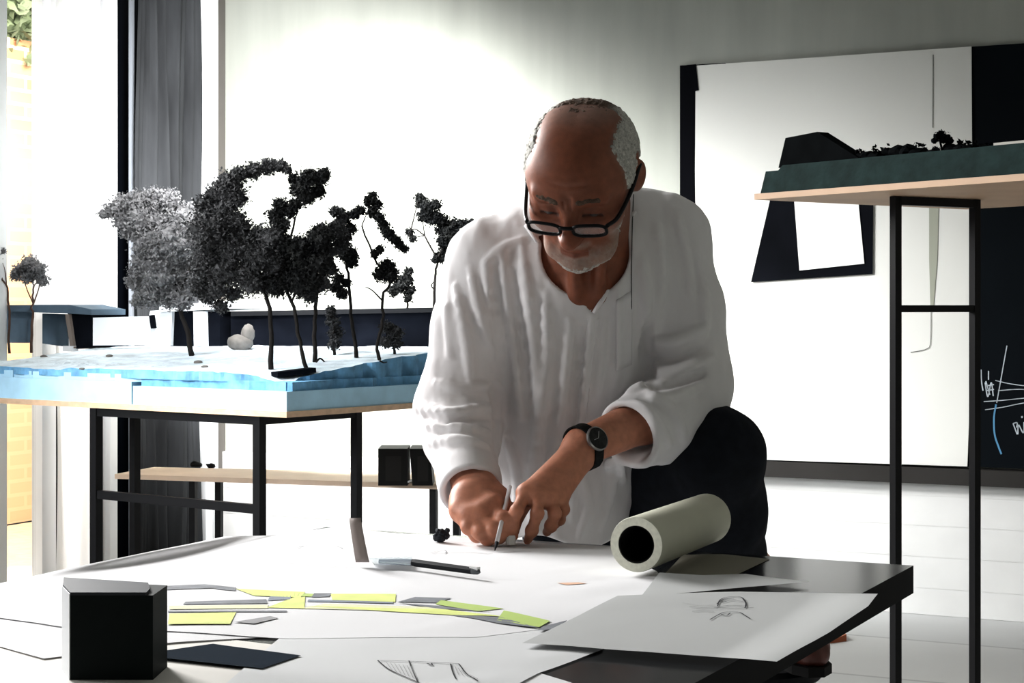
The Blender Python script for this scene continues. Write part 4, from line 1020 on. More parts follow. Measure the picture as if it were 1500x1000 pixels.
def headsdf(x, y, z):
    d = el(x, y, z, (0, .014, .020), (.0775, .096, .077))
    d = smin(d, el(np.abs(x), y, z, (.026, .006, .024), (.048, .080, .068)), .02)
    d = smin(d, el(x, y, z, (0, -.030, .016), (.067, .066, .078)), .03)
    d = smin(d, el(x, y, z, (0, -.034, -.052), (.057, .056, .058)), .035)
    ax_ = np.abs(x)
    d = smin(d, el(ax_, y, z, (.030, -.060, -.090), (.022, .026, .018)), .03)          # jaw
    d = smin(d, el(x, y, z, (0, -.082, -.100), (.021, .018, .017)), .022)               # chin
    d = smin(d, el(ax_, y, z, (.043, -.062, -.026), (.024, .026, .022)), .022)          # cheek bones
    d = smin(d, cap(ax_, y, z, (.012, -.091, .019), (.046, -.078, .022), .009, .008), .014)   # brow
    d = -smin(-d, el(ax_, y, z, (.032, -.101, -.002), (.019, .017, .0135)), .014)         # eye sockets
    d = smin(d, el(ax_, y, z, (.032, -.0745, -.003), (.0145, .0135, .0125)), .004)        # lids over the eyeballs
    d = -smin(-d, cap(ax_, y, z, (.020, -.0885, -.0085), (.044, -.0835, -.0085), .0012), .003)   # lash line
    d = smin(d, cap(ax_, y, z, (.022, -.086, -.017), (.042, -.080, -.018), .004), .008)    # bags
    d = smin(d, cap(x, y, z, (0, -.090, .012), (0, -.113, -.036), .0075, .0105), .012)     # nose
    d = smin(d, el(x, y, z, (0, -.113, -.040), (.0125, .0125, .0115)), .008)
    d = smin(d, el(ax_, y, z, (.0125, -.100, -.043), (.008, .011, .0085)), .007)
    d = -smin(-d, el(ax_, y, z, (.0065, -.107, -.053), (.0035, .0045, .004)), .003)
    d = smin(d, el(x, y, z, (0, -.086, -.062), (.026, .012, .012)), .012)                 # muzzle
    d = smin(d, cap(ax_, y, z, (0, -.0965, -.0675), (.020, -.089, -.0715), .0045, .003), .006)   # lips
    d = smin(d, cap(ax_, y, z, (0, -.0945, -.0785), (.017, -.0885, -.0755), .0055, .003), .006)
    d = -smin(-d, cap(ax_, y, z, (0, -.1005, -.0728), (.023, -.0915, -.0735), .0013), .003)
    d = -smin(-d, cap(ax_, y, z, (.017, -.103, -.047), (.032, -.088, -.072), .0016), .009)      # nasolabial fold
    d = -smin(-d, cap(x, y, z, (.004, -.1015, .012), (.0045, -.0985, .028), .0012), .005)        # frown line
    d = -smin(-d, cap(x, y, z, (-.005, -.1015, .013), (-.0055, -.0985, .024), .0008), .004)
    for zz in (.046, .060): d = -smin(-d, cap(ax_, y, z, (0, -.0975 + (zz - .04) * .25, zz), (.035, -.090 + (zz - .04) * .25, zz + .003), .0006), .006)
    # ears
    xe = ax_ - .0800; ye = y - .012; ze = z + .008; a = RAD(-18)
    yr = ye * math.cos(a) - ze * math.sin(a); zr = ye * math.sin(a) + ze * math.cos(a); xr = xe - .35 * np.maximum(yr, -.02)
    e = el(xr, yr, zr, (0, 0, 0), (.0065, .0185, .0315))
    e = -smin(-e, el(xr, yr, zr, (.0065, -.003, .003), (.0060, .0105, .020)), .004)
    e = smin(e, el(xr, yr, zr, (-.004, -.008, -.004), (.007, .006, .009)), .006)
    d = smin(d, e, .007)
    return d
# vertical extent: lower body is coarse and hidden, everything that shows is fine
S = dict(neck=W(856, 330, 2.66), chest=W(856, 430, 2.745))
BV = Vol((-.175, 2.36, .745), (.42, 3.02, 1.40), .0021)
bR = HS * .165
BV.op(lambda X, Y, Z: headsdf(*head_local(X, Y, Z)) * HS, HC - bR, HC + bR, .004)
BV.capsule(HL((0, .020, -.030)), W(858, 352, 2.70), .056, .058, k=.025)
BV.capsule(W(858, 352, 2.70), W(858, 425, 2.735), .060, .075, k=.03)
BV.capsule(HL((0, .05, -.01)), W(855, 330, 2.80), .052, .075, k=.03)
# throat cords
BV.capsule(HL((.030, .01, -.055)), W(876, 430, 2.655), .010, .008, k=.02); BV.capsule(HL((-.030, .01, -.055)), W(845, 430, 2.655), .010, .008, k=.02)
BV.ell(W(856, 420, 2.755), (.150, .088, .115), k=.03); BV.ell(W(832, 560, 2.80), (.130, .098, .16), k=.04)
BV.capsule(W(850, 345, 2.76), W(728, 388, 2.76), .055, .052, k=.03); BV.capsule(W(862, 330, 2.77), W(968, 355, 2.77), .055, .052, k=.03)
# arms
ELR, WRR = W(662, 603, 2.735), W(688, 700, 2.585)
BV.chain([W(724, 390, 2.76), ELR], [.042, .034], k=.02); BV.chain([ELR, WRR], [.040, .0265], k=.015)
ELL, WRL = W(1000, 590, 2.72), W(856, 653, 2.575)
BV.chain([W(970, 358, 2.77), ELL], [.042, .034], k=.02); BV.chain([ELL, ELL * .6 + WRL * .4, WRL], [.033, .034, .0275], k=.015)
BV.ell(W(852, 657, 2.572), (.026, .020, .024), k=.015)
def hand(wr, kn, fingers, thumb, rad, kk=.0045, pr=.0125):
    for q in kn: BV.chain([wr, q], [.020, pr], k=.014)
    for a, c in zip(kn[:-1], kn[1:]): BV.capsule(a, c, pr * .92, k=.010)
    for q in kn: BV.capsule(q + np.array([0, -.0035, .0005]), q + np.array([0, -.0035, .0006]), .0085, k=.006); BV.capsule(wr * .25 + q * .75 + np.array([0, -.011, .002]), q + np.array([0, -.0105, .002]), .0018, k=.005)
    for fp, r in zip(fingers, rad):
        BV.chain(fp, r, k=kk)
        for j in fp[1:-1]: BV.ell(j, (r[1] * 1.08,) * 3, k=.004)
    BV.chain(thumb, [.017, .0125, .0105, .0085], k=.010)
w = lambda L: [W(*p) for p in L]
# his left hand (right in the picture), fingertips on the paper
kn = w([(770, 722, 2.500), (787, 727, 2.497), (805, 731, 2.503), (819, 729, 2.515)])
fg = [[kn[0]] + w([(757, 748, 2.474), (751, 770, 2.478), (753, 785, 2.487)]), [kn[1]] + w([(787, 752, 2.474), (779, 777, 2.483), (773, 791, 2.494)]),
      [kn[2]] + w([(813, 752, 2.486), (807, 770, 2.495), (801, 779, 2.506)]), [kn[3]] + w([(826, 746, 2.512), (820, 761, 2.525), (814, 769, 2.54)])]
hand(WRL, kn, fg, w([(822, 698, 2.565), (781, 722, 2.535), (758, 750, 2.52), (752, 778, 2.508)]), [[.0098, .0085, .0076, .0064]] * 3 + [[.0085, .0074, .0066, .0055]])
# his right hand, closed round the pen
kn2 = w([(722, 745, 2.505), (706, 757, 2.498), (689, 760, 2.503), (675, 753, 2.517)])
fg2 = [[kn2[0]] + w([(737, 766, 2.478), (738, 782, 2.482), (735, 791, 2.490)]), [kn2[1]] + w([(723, 781, 2.474), (729, 791, 2.484), (731, 793, 2.495)]),
       [kn2[2]] + w([(704, 785, 2.478), (714, 793, 2.489), (721, 794, 2.500)]), [kn2[3]] + w([(686, 778, 2.490), (698, 790, 2.498), (707, 793, 2.508)])]
UPZ = np.array([0, 0, .0055]); kn2 = [q + UPZ for q in kn2]; fg2 = [[q + UPZ * (1 if i else 0) for i, q in enumerate(f)] for f in fg2]
hand(WRR, kn2, fg2, w([(708, 704, 2.560), (731, 726, 2.530), (741, 752, 2.508), (739, 778, 2.496)]), [[.0118, .0105, .009, .0075]] * 3 + [[.0105, .009, .008, .0065]], kk=.006, pr=.0145)
BV.ell(W(694, 735, 2.535), (.030, .022, .032), k=.02)
P1, F1 = BV.mesh(relax=1)
# hidden lower body
LV = Vol((-.12, 2.55, .0), (.62, 3.25, .90), .009)
HIP = W(890, 705, 2.96)
LV.ell(W(838, 640, 2.86), (.125, .10, .15), k=.03); LV.ell(HIP, (.145, .105, .11), k=.03)
KN, AN = W(1046, 668, 2.70), np.array([.452, 2.975, .590])
LV.chain([W(945, 700, 2.95), KN], [.075, .056], k=.03); LV.chain([KN, W(1056, 790, 2.80), AN], [.050, .046, .034], k=.02); LV.capsule(AN, AN + [.03, -.10, -.06], .03, .026, k=.02)
RH = W(850, 715, 2.97); RK = np.array([.10, 2.90, .47]); RA = np.array([.09, 3.02, .09])
LV.chain([RH, RK, RA], [.08, .056, .036], k=.03); LV.capsule(RA, RA + [0, -.13, -.045], .032, .024, k=.02)
P2_, F2_ = LV.mesh()
BASE = np.array([.15, 2.93, 0.0])
nP = len(P1)
skinV = np.vstack([P1, P2_]); skinF = np.vstack([F1, F2_ + nP])
m_skin = mat('skin', (.42, .17, .095), .5, noise=.12, nscale=90, bump=.10, bscale=700, attr='tint', sss=.12, spec=.35)
man = mesh('person', skinV, skinF, m_skin, smooth=True, origin=BASE,
           label='balding grey-bearded man in white shirt and glasses bending over the drawing table', cat='person')
lx, ly, lz = head_local(skinV[:, 0], skinV[:, 1], skinV[:, 2])
onhead = (np.abs(lx) < .1) & (lz > -.13) & (ly < .13) & (skinV[:, 2] > CAMZ + .02)
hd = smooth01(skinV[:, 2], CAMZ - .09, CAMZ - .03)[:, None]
base = np.array([[.46, .205, .130]]) * (1 - hd) + np.array([[.205, .070, .036]]) * hd  # shade on the face and light on the hands put into the tint
n1 = fbm(skinV, 60, 3)
base *= (1 + .10 * n1)[:, None]
red = np.exp(-(((np.abs(lx) - .035) / .02) ** 2 + ((lz + .03) / .02) ** 2)) * onhead * (ly < -.03) + np.exp(-((lx / .016) ** 2 + ((lz + .035) / .02) ** 2)) * onhead * (ly < -.08)
base = base * (1 - .25 * red[:, None]) + np.array([[.26, .07, .04]]) * .25 * red[:, None]
lips = np.exp(-((lz + .074) / .007) ** 4) * (np.abs(lx) < .022) * (ly < -.078) * onhead
base = base * (1 - .4 * lips[:, None]) + np.array([[.15, .045, .03]]) * .4 * lips[:, None]
lash = np.exp(-((lz + .0085) / .0022) ** 2) * (np.abs(np.abs(lx) - .032) < .015) * (ly < -.07) * onhead
base *= (1 - .75 * lash)[:, None]
def beard_f(lx, ly, lz):
    a = np.abs(lx)
    jaw = smooth01(-lz, .058, .085) * smooth01(-ly, -.02, .012)
    side_ = smooth01(a, .044, .058) * smooth01(-lz, .018, .045) * smooth01(-ly, -.012, .010)
    mous = np.exp(-((lz + .0585) / .006) ** 2) * smooth01(-a, -.030, -.020) * (ly < -.07)
    lip = np.exp(-((lz + .0745) / .0075) ** 4) * (a < .021)
    return np.clip(np.maximum(np.maximum(jaw, side_), mous * .8) - .9 * lip * (ly < -.07), 0, 1)
bf = beard_f(lx, ly, lz) * onhead
sp = .5 + .5 * fbm(skinV, 420, 9, 2)
k = (bf * (.22 + .40 * sp))[:, None]
base = base * (1 - k) + np.array([[.40, .37, .33]]) * k
def hair_f(lx, ly, lz):
    a = np.abs(lx)
    sides = smooth01(a, .050, .064) * smooth01(ly, -.052, -.030) * smooth01(lz, -.012, .012)
    topf = smooth01(lz + .55 * ly, .082, .112)
    back = smooth01(ly, .030, .055) * smooth01(lz, -.06, -.03)
    near_ear = ((a - .080) / .02) ** 2 + ((ly - .012) / .026) ** 2 + ((lz + .008) / .04) ** 2
    return np.clip(np.maximum(np.maximum(sides, topf * .30), back), 0, 1) * smooth01(near_ear, .8, 1.4)
hf = hair_f(lx, ly, lz) * onhead
k = (np.maximum(hf * .70, onhead * smooth01(lz + .55 * ly, .075, .115) * .35))[:, None]; base = base * (1 - k) + np.array([[.22, .20, .18]]) * k
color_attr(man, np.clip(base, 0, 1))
# hair and beard: thin fuzzy shells that rise out of the skin
def jaw_f(lx, ly, lz):
    a = np.abs(lx)
    jaw = smooth01(-lz, .088, .112) * smooth01(-ly, -.03, .0)
    side_ = smooth01(a, .052, .062) * smooth01(-lz, .030, .055) * smooth01(-ly, -.012, .008)
    return np.clip(np.maximum(jaw, side_ * .8), 0, 1)
def shell(name, ff, thick, seed, sc, cfn, mats, lo=0.02):
    V = Vol(HC - bR, HC + bR, .0019)
    def fn(X, Y, Z):
        x, y, z = head_local(X, Y, Z); d = headsdf(x, y, z)
        f = ff(x, y, z); P = np.stack([np.broadcast_to(q, d.shape).ravel() for q in (x, y, z)], -1)
        near = (np.abs(d) < .02).ravel(); n = np.zeros(d.size); n[near] = fbm(P[near] * np.array([1, 1, .6]), sc, seed, 2) + .5 * fbm(P[near], 150, seed + 3, 2)
        n = n.reshape(d.shape); f = np.clip(f + .45 * n * 4 * f * (1 - f), 0, 1)
        return (d - (thick * f * (1 + .5 * n) - .0022)) * HS
    V.op(fn, HC - bR, HC + bR, 0)
    # keep only a thin layer
    sl, (X, Y, Z) = V.sub(HC - bR, HC + bR, .01)
    x, y, z = head_local(X, Y, Z); inner = headsdf(x, y, z) * HS + .0042
    V.a[sl] = np.maximum(V.a[sl], -inner)
    P, Fc = V.mesh(relax=0)
    o = mesh(name, P, Fc, mats, man, smooth=True)
    x, y, z = head_local(P[:, 0], P[:, 1], P[:, 2]); color_attr(o, np.clip(cfn(x, y, z, P), 0, 1)); return o
m_hair = mat('short_grey_hair', (.5, .5, .5), .75, attr='tint', noise=.3, nscale=500, bump=.5, bscale=900, spec=.3)
def hair_c(x, y, z, P):
    s = smooth01(np.abs(x), .032, .056)[:, None]; n = (.8 + .35 * fbm(P, 300, 5, 2))[:, None]
    return (np.array([[.13, .085, .06]]) * (1 - s) + np.array([[.56, .55, .51]]) * s) * n
shell('hair', hair_f, .0046, 4, 380, hair_c, m_hair)['label'] = 'short cropped hair, white at the sides and thin brown grey on top'
shell('beard', jaw_f, .0034, 6, 420, lambda x, y, z, P: np.array([[.56, .53, .49]]) * (.75 + .4 * fbm(P, 330, 8, 2))[:, None], m_hair)['label'] = 'short white stubble beard'
shell('eyebrow', lambda x, y, z: np.exp(-((z - .021 - .10 * (.03 - np.abs(np.abs(x) - .03))) / .0045) ** 2) * smooth01(np.abs(x), .010, .016) * smooth01(-np.abs(x), -.052, -.044) * (y < -.05), .0042, 7, 420,
      lambda x, y, z, P: np.array([[.13, .085, .06]]) * (.8 + .4 * fbm(P, 300, 2, 2))[:, None], m_hair)
# eyes: a sliver of eyeball under each lowered lid
for sgn in (-1, 1):
    b = MB(); c = HL((.032 * sgn, -.0757, -.0065)); b.lathe(c, [(.0001, -.0115)] + [(.0116 * math.sin(t), -.0116 * math.cos(t)) for t in np.linspace(.2, math.pi - .2, 9)] + [(.0001, .0115)], 16, HR.T)
    b.build('eye', mat('eyeball', (.05, .035, .03), .3), man, smooth=True)

# ------------------------------------------------------------------ shirt
SV = Vol((-.21, 2.44, .70), (.45, 3.03, 1.40), .0027)
SV.ell(W(856, 405, 2.760), (.166, .108, .130), k=.03)
SV.ell(W(858, 365, 2.850), (.150, .100, .112), k=.04)
SV.capsule(W(850, 352, 2.775), W(722, 388, 2.765), .072, .070, k=.03); SV.capsule(W(862, 335, 2.785), W(972, 352, 2.775), .074, .070, k=.03)
SV.ell(W(832, 540, 2.800), (.150, .122, .170), k=.05)
SV.ell(W(822, 680, 2.820), (.124, .122, .150), k=.05)
SV.ell(W(815, 790, 2.820), (.108, .115, .10), k=.04)
# sleeves
SV.chain([W(719, 390, 2.765), W(694, 480, 2.755), W(672, 590, 2.745)], [.069, .065, .066], k=.022)
CR = W(689, 712, 2.578); axR = (CR - W(670, 598, 2.750)); axR /= np.linalg.norm(axR)
SV.chain([W(669, 600, 2.745), W(676, 640, 2.69), CR + axR * .02], [.066, .056, .043], k=.02)
SV.chain([W(975, 355, 2.778), W(996, 450, 2.765), W(1007, 560, 2.745)], [.070, .067, .067], k=.022)
CL = W(926, 634, 2.632); axL = CL - W(1008, 590, 2.735); axL /= np.linalg.norm(axL)
SV.chain([W(1006, 566, 2.742), W(1000, 600, 2.725), W(965, 618, 2.68), CL + axL * .02], [.068, .064, .058, .050], k=.02)
SV.ell(W(985, 640, 2.70), (.045, .04, .034), k=.02)
# broad soft undulation of the cloth
def und(X, Y, Z):
    px = X / Y * F; sh = np.broadcast_shapes(X.shape, Y.shape, Z.shape)
    P = np.stack([np.broadcast_to(q, sh).ravel() for q in (X, Y * .4, Z)], -1); out = np.zeros(P.shape[0])
    cur = SV.a.ravel() if SV.a.size == P.shape[0] else None
    m = np.abs(cur) < .03 if cur is not None else np.ones(P.shape[0], bool)
    Q_ = P[m]
    out[m] = .0042 * fbm(Q_ * np.array([1, 1, .32]), 26, 12, 2) + .0020 * fbm(Q_ * np.array([1, 1, .5]), 60, 13, 2) + .0035 * fbm(Q_, 12, 15, 1)
    return out.reshape(sh)
SV.op(und, SV.lo - 1, SV.lo + 9, 0, 'add')
def fold(pl, r, sink=.35, k=.012, mode='u', taper=True):
    P = []
    for x, y in catmull(pl, 4) if len(pl) > 2 else pl:
        h = SV.hit(x, y)
        if h is not None: P.append(h)
    if len(P) < 2: return
    P = [p + np.array([0, 1, 0]) * (r * sink if mode == 'u' else -r * sink) for p in P]
    n = len(P); R = [r * (.45 + .55 * math.sin(math.pi * (i + .6) / (n + .2))) if taper else r for i in range(n)]
    SV.chain(P, R, k=k, mode=mode)
FOLDS = [([(772, 350), (738, 363), (712, 386)], .006), ([(712, 385), (720, 440), (730, 520), (738, 580)], .008), ([(736, 372), (746, 450), (758, 540), (764, 610)], .008), ([(765, 366), (778, 460), (788, 560), (786, 640)], .007),
         ([(690, 395), (702, 450), (716, 500)], .007), ([(668, 420), (684, 500), (690, 560)], .008), ([(655, 450), (660, 520)], .006), ([(800, 430), (802, 520), (790, 620), (775, 700)], .008), ([(836, 470), (826, 580), (806, 700)], .008),
         ([(868, 462), (858, 540), (848, 640), (838, 760)], .007), ([(884, 470), (878, 530), (872, 575)], .006), ([(905, 420), (903, 500), (900, 560)], .008), ([(940, 380), (946, 440), (938, 500)], .009),
         ([(962, 330), (968, 400), (958, 480)], .008), ([(990, 310), (1002, 370), (1012, 430)], .007), ([(1018, 360), (1030, 430), (1032, 490)], .007), ([(960, 500), (990, 500), (1030, 480)], .009),
         ([(956, 545), (990, 545), (1040, 525)], .010), ([(950, 585), (985, 580), (1030, 560)], .009), ([(918, 580), (938, 569), (960, 562)], .008), ([(930, 590), (955, 610), (980, 650)], .008), ([(950, 575), (985, 605), (1000, 640)], .009),
         ([(612, 596), (655, 606), (715, 596)], .009), ([(618, 622), (665, 626), (715, 634)], .008), ([(630, 648), (672, 645), (712, 654)], .008), ([(640, 560), (680, 570), (730, 560)], .007),
         ([(745, 640), (760, 700), (756, 770)], .009), ([(790, 660), (780, 730), (790, 780)], .009), ([(880, 640), (896, 700), (880, 770)], .010), ([(905, 650), (912, 700)], .008), ([(850, 690), (860, 740), (850, 785)], .008)]
for pl, r in FOLDS: fold(pl, r * .85, sink=.15, k=.009)
for pl, r in [([(724, 410), (730, 500), (742, 600)], .004), ([(752, 400), (764, 500), (774, 600)], .004), ([(852, 480), (842, 580), (830, 700)], .004), ([(950, 470), (946, 520), (962, 570)], .006), ([(950, 520), (985, 523), (1030, 505)], .005), ([(945, 562), (985, 563), (1030, 545)], .005), ([(722, 560), (730, 620), (728, 670)], .007), ([(622, 610), (665, 615), (715, 612)], .004)]:
    fold(pl, r * 1.1, sink=.1, k=.010, mode='s')
# rolled cuffs
def ring(c, ax, r0, r1, half, k):
    SV.capsule(c - ax * half, c + ax * half, r0, r1, k=k)
ring(CR - axR * .004, axR, .047, .046, .014, .006); ring(CL - axL * .006, axL, .054, .053, .014, .006)
def cut(c, ax, R):     # everything beyond the plane near the cuff
    def fn(X, Y, Z): return np.maximum(-((X - c[0]) * ax[0] + (Y - c[1]) * ax[1] + (Z - c[2]) * ax[2]), np.sqrt((X - c[0])**2 + (Y - c[1])**2 + (Z - c[2])**2) - R)
    SV.op(fn, c - R, c + R, .004, 's')
cut(CR + axR * .012, axR, .075); cut(CL + axL * .010, axL, .085)
SV.capsule(CR - axR * .035, CR + axR * .03, .030, .040, k=.004, mode='s'); SV.capsule(CL - axL * .05, CL + axL * .03, .036, .046, k=.004, mode='s')
# neck opening: ring round the neck, then the open V down the chest
hitV = {p: SV.hit(*p) for p in [(800, 372), (835, 412), (868, 458), (905, 420), (902, 372)]}
SV.capsule(HL((0, .01, -.03)), W(857, 372, 2.675), .070, .066, k=.006, mode='s')
SV.capsule(W(857, 372, 2.66), W(861, 400, 2.62), .046, .036, k=.006, mode='s')
def vneck(X, Y, Z):
    px = X / Y * F + CX; py = HY - (Z - CAMZ) / Y * F
    a, c, e = (806, 372), (868, 458), (893, 372)
    dl = ((px - a[0]) * (c[1] - a[1]) - (py - a[1]) * (c[0] - a[0])) / math.hypot(c[0]-a[0], c[1]-a[1])
    dr = -((px - e[0]) * (c[1] - e[1]) - (py - e[1]) * (c[0] - e[0])) / math.hypot(c[0]-e[0], c[1]-e[1])
    return np.maximum(np.maximum(-dl, -dr) * .001, np.maximum(Y - 2.72, (345 - py) * .001))
SV.op(vneck, W(806, 460, 2.45), W(900, 340, 2.75), .003, 's')
SV.op(lambda X, Y, Z: Z - (.728 + .010 * np.sin(X * 40)) + 0 * X * Y, SV.lo - 1, SV.lo + [9, 9, .06], .004, 's')
SP, SF = SV.mesh(relax=1)
m_shirt = mat('white_linen', (.82, .81, .82), .85, noise=.03, nscale=40, bump=.30, bscale=26, spec=.2, backlit=.22, stretch=(1, .5, .28))
shirt = mesh('shirt', SP, SF, m_shirt, man, smooth=True)
shirt['label'] = 'loose white collarless shirt with rolled sleeves'
def onshirt(pl, o=0.0, n=5):
    out = []
    for x, y in (catmull(pl, n) if len(pl) > 2 else pl):
        h = SV.hit(x, y)
        if h is not None: out.append(h - np.array([0, o, 0]))
    return out
def strip(name, pl, wpx, th, m, o=.0005):
    """flat cloth strip lying on the shirt front"""
    pts = catmull(pl, 5); V = []; Fq = []
    L = []
    for i, p in enumerate(pts):
        t = pts[min(i+1, len(pts)-1)] - pts[max(i-1, 0)]; t = t / np.linalg.norm(t); nn = np.array([-t[1], t[0]]) * wpx / 2
        a, c = SV.hit(*(p - nn)), SV.hit(*(p + nn))
        if a is None or c is None or abs(a[1] - c[1]) > .03: continue
        L.append((a, c))
    for a, c in L: V += [a - [0, o, 0], c - [0, o, 0], a - [0, o + th, 0], c - [0, o + th, 0]]
    for i in range(len(L) - 1):
        b_ = 4 * i; Fq += [(b_+2, b_+3, b_+7, b_+6), (b_, b_+2, b_+6, b_+4), (b_+3, b_+1, b_+5, b_+7)]
    if len(L) > 1:
        n = 4 * (len(L) - 1); Fq += [(0, 1, 3, 2), (n+1, n, n+2, n+3)]
        return mesh(name, V, Fq, m, shirt, smooth=False)
strip('placket', [(869, 466), (862, 520), (854, 580), (849, 625)], 17, .0015, m_shirt)
# collar band and the open flap
def bandtube(name, pl3, r, m, flat=1.0):
    b = MB(); pts = catmull(pl3, 5); b.tube(pts, [r * (.7 + .3 * math.sin(math.pi * i / (len(pts) - 1))) for i in range(len(pts))], 8); return b.build(name, m, shirt, smooth=True)
def near(x, y, o=.001):
    h = SV.hit(x, y); return None if h is None else h - np.array([0, o, 0])
colL = [p for p in (near(770, 330), near(786, 352), near(803, 378), near(826, 404), near(848, 428), near(866, 456)) if p is not None]
colR = [p for p in (near(930, 310), near(914, 342), near(899, 376), near(898, 400), near(888, 428), near(870, 458)) if p is not None]
if len(colL) > 2: bandtube('collar', colL, .0042, m_shirt)
if len(colR) > 2: bandtube('collar', colR, .0048, m_shirt)
# breast pocket
def patch(name, q, m, n=10, o=.0012):
    q = [np.array(p, float) for p in q]; V = []; ok = True
    for i in range(n + 1):
        for j in range(n + 1):
            a = q[0] + (q[1] - q[0]) * i / n; c = q[3] + (q[2] - q[3]) * i / n; h = SV.hit(*(a + (c - a) * j / n)); V.append((h if h is not None else V[-1]) - np.array([0, o, 0]) if h is not None else V[-1])
    return mesh(name, V, [(i*(n+1)+j, (i+1)*(n+1)+j, (i+1)*(n+1)+j+1, i*(n+1)+j+1) for i in range(n) for j in range(n)], m, shirt, smooth=True)
pk = patch('breast_pocket', [(902, 440), (926, 425), (925, 534), (902, 543)], m_shirt)
md = pk.modifiers.new('thick', 'SOLIDIFY'); md.thickness = .0016; md.offset = 0
b = MB(); pts = onshirt([(928, 285), (926, 340), (925, 400), (925, 470)], .0015); b.tube(pts, .0008, 6); b.build('seam_cord', mat('dark_cord', (.06, .06, .06), .8), shirt, smooth=True)['label'] = 'thin dark cord down the chest'

# ------------------------------------------------------------------ trousers, belt line hidden under the shirt
PV = Vol((-.06, 2.56, .06), (.62, 3.16, .96), .006)
PV.ell(W(905, 715, 2.955), (.165, .115, .125), k=.04)
PV.chain([W(945, 700, 2.94), W(1000, 672, 2.80), KN], [.096, .085, .0735], k=.05)
PV.chain([KN, W(1054, 740, 2.76), W(1058, 810, 2.83), W(1072, 862, 2.89), AN + [-.02, -.01, .01]], [.0725, .072, .068, .056, .047], k=.02)
PV.chain([RH, RK, RA + [0, 0, .02]], [.098, .078, .062], k=.04)
PV.ell(W(985, 760, 2.90), (.11, .09, .09), k=.04)
def pund(X, Y, Z):
    sh = np.broadcast_shapes(X.shape, Y.shape, Z.shape); P = np.stack([np.broadcast_to(q, sh).ravel() for q in (X, Y, Z * .5)], -1); out = np.zeros(P.shape[0]); m = np.abs(PV.a.ravel()) < .03
    out[m] = .005 * fbm(P[m], 18, 22, 2) + .0025 * fbm(P[m], 40, 23, 2); return out.reshape(sh)
PV.op(pund, PV.lo - 1, PV.lo + 9, 0, 'add')
PV.capsule(W(1000, 668, 2.70), W(1060, 612, 2.66), .010, .008, k=.02)
PV.capsule(AN + [.0, .0, -.06], AN + [0, 0, .028], .046, .040, k=.005, mode='s')
PP, PF = PV.mesh(relax=1)
trs = mesh('trousers', PP, PF, mat('dark_navy_cloth', (.010, .012, .017), .85, noise=.2, nscale=60), man, smooth=True); trs['label'] = 'dark navy loose trousers'
# shoes
def shoe(c, yaw, pitch, name='shoe'):
    R_ = Rz(yaw) @ Rx(pitch); V = Vol((-.06, -.20, -.03), (.06, .10, .11), .004)
    V.chain([np.array(p) for p in [(0, .05, .025), (0, -.03, .030), (0.003, -.10, .022), (.004, -.15, .020)]], [.034, .036, .037, .028], k=.03)
    V.capsule((0, .03, .04), (0, .035, .085), .034, .037, k=.03)
    V.op(lambda X, Y, Z: Z + 0 * X * Y + .0, (-1, -1, -1), (1, 1, 0.004), .004, 's'); V.capsule((0, .035, .07), (0, .036, .11), .030, .031, k=.003, mode='s')
    P, Fc = V.mesh(1); o = mesh(name, P @ R_.T + c, Fc, mat('brown_leather', (.085, .022, .014), .45, noise=.2, nscale=40), man, smooth=True)
    sv = []; prof = [(-.030, .06), (-.034, 0), (-.036, -.09), (-.030, -.15), (-.012, -.180), (.014, -.180), (.036, -.15), (.042, -.09), (.036, 0), (.030, .06), (.012, .082), (-.012, .082)]
    b = MB(); b.hexa([R_ @ np.array([x, y, -.014]) + c for x, y in prof], [R_ @ np.array([x, y, .001]) + c for x, y in prof]); b.build('sole', mat('black_sole', (.01, .01, .01), .7), o)
    return o
STZ = .505
shoe(np.array([.452, 2.965, STZ + .0145]), RAD(8), RAD(0)); shoe(np.array([.09, 3.00, .0145]), 0, 0)
# stool under the raised foot
st = empty('foot_stool', (.385, 2.93, 0), 'dark stool under the man\'s raised brown shoe behind the table', 'stool')
b = MB(); b.lathe((.385, 2.93, STZ - .03), [(.0001, 0), (.115, 0), (.125, .008), (.125, .022), (.115, .0298), (.0001, .0298)], 28); auto_smooth(b.build('seat', m_black, st))
for a in (45, 135, 225, 315):
    ca, sa = math.cos(RAD(a)), math.sin(RAD(a)); b = MB(); b.tube([(.385 + .08 * ca, 2.93 + .08 * sa, STZ - .031), (.385 + .13 * ca, 2.93 + .13 * sa, .001)], .011, 8); b.build('leg', m_black, st, smooth=True)

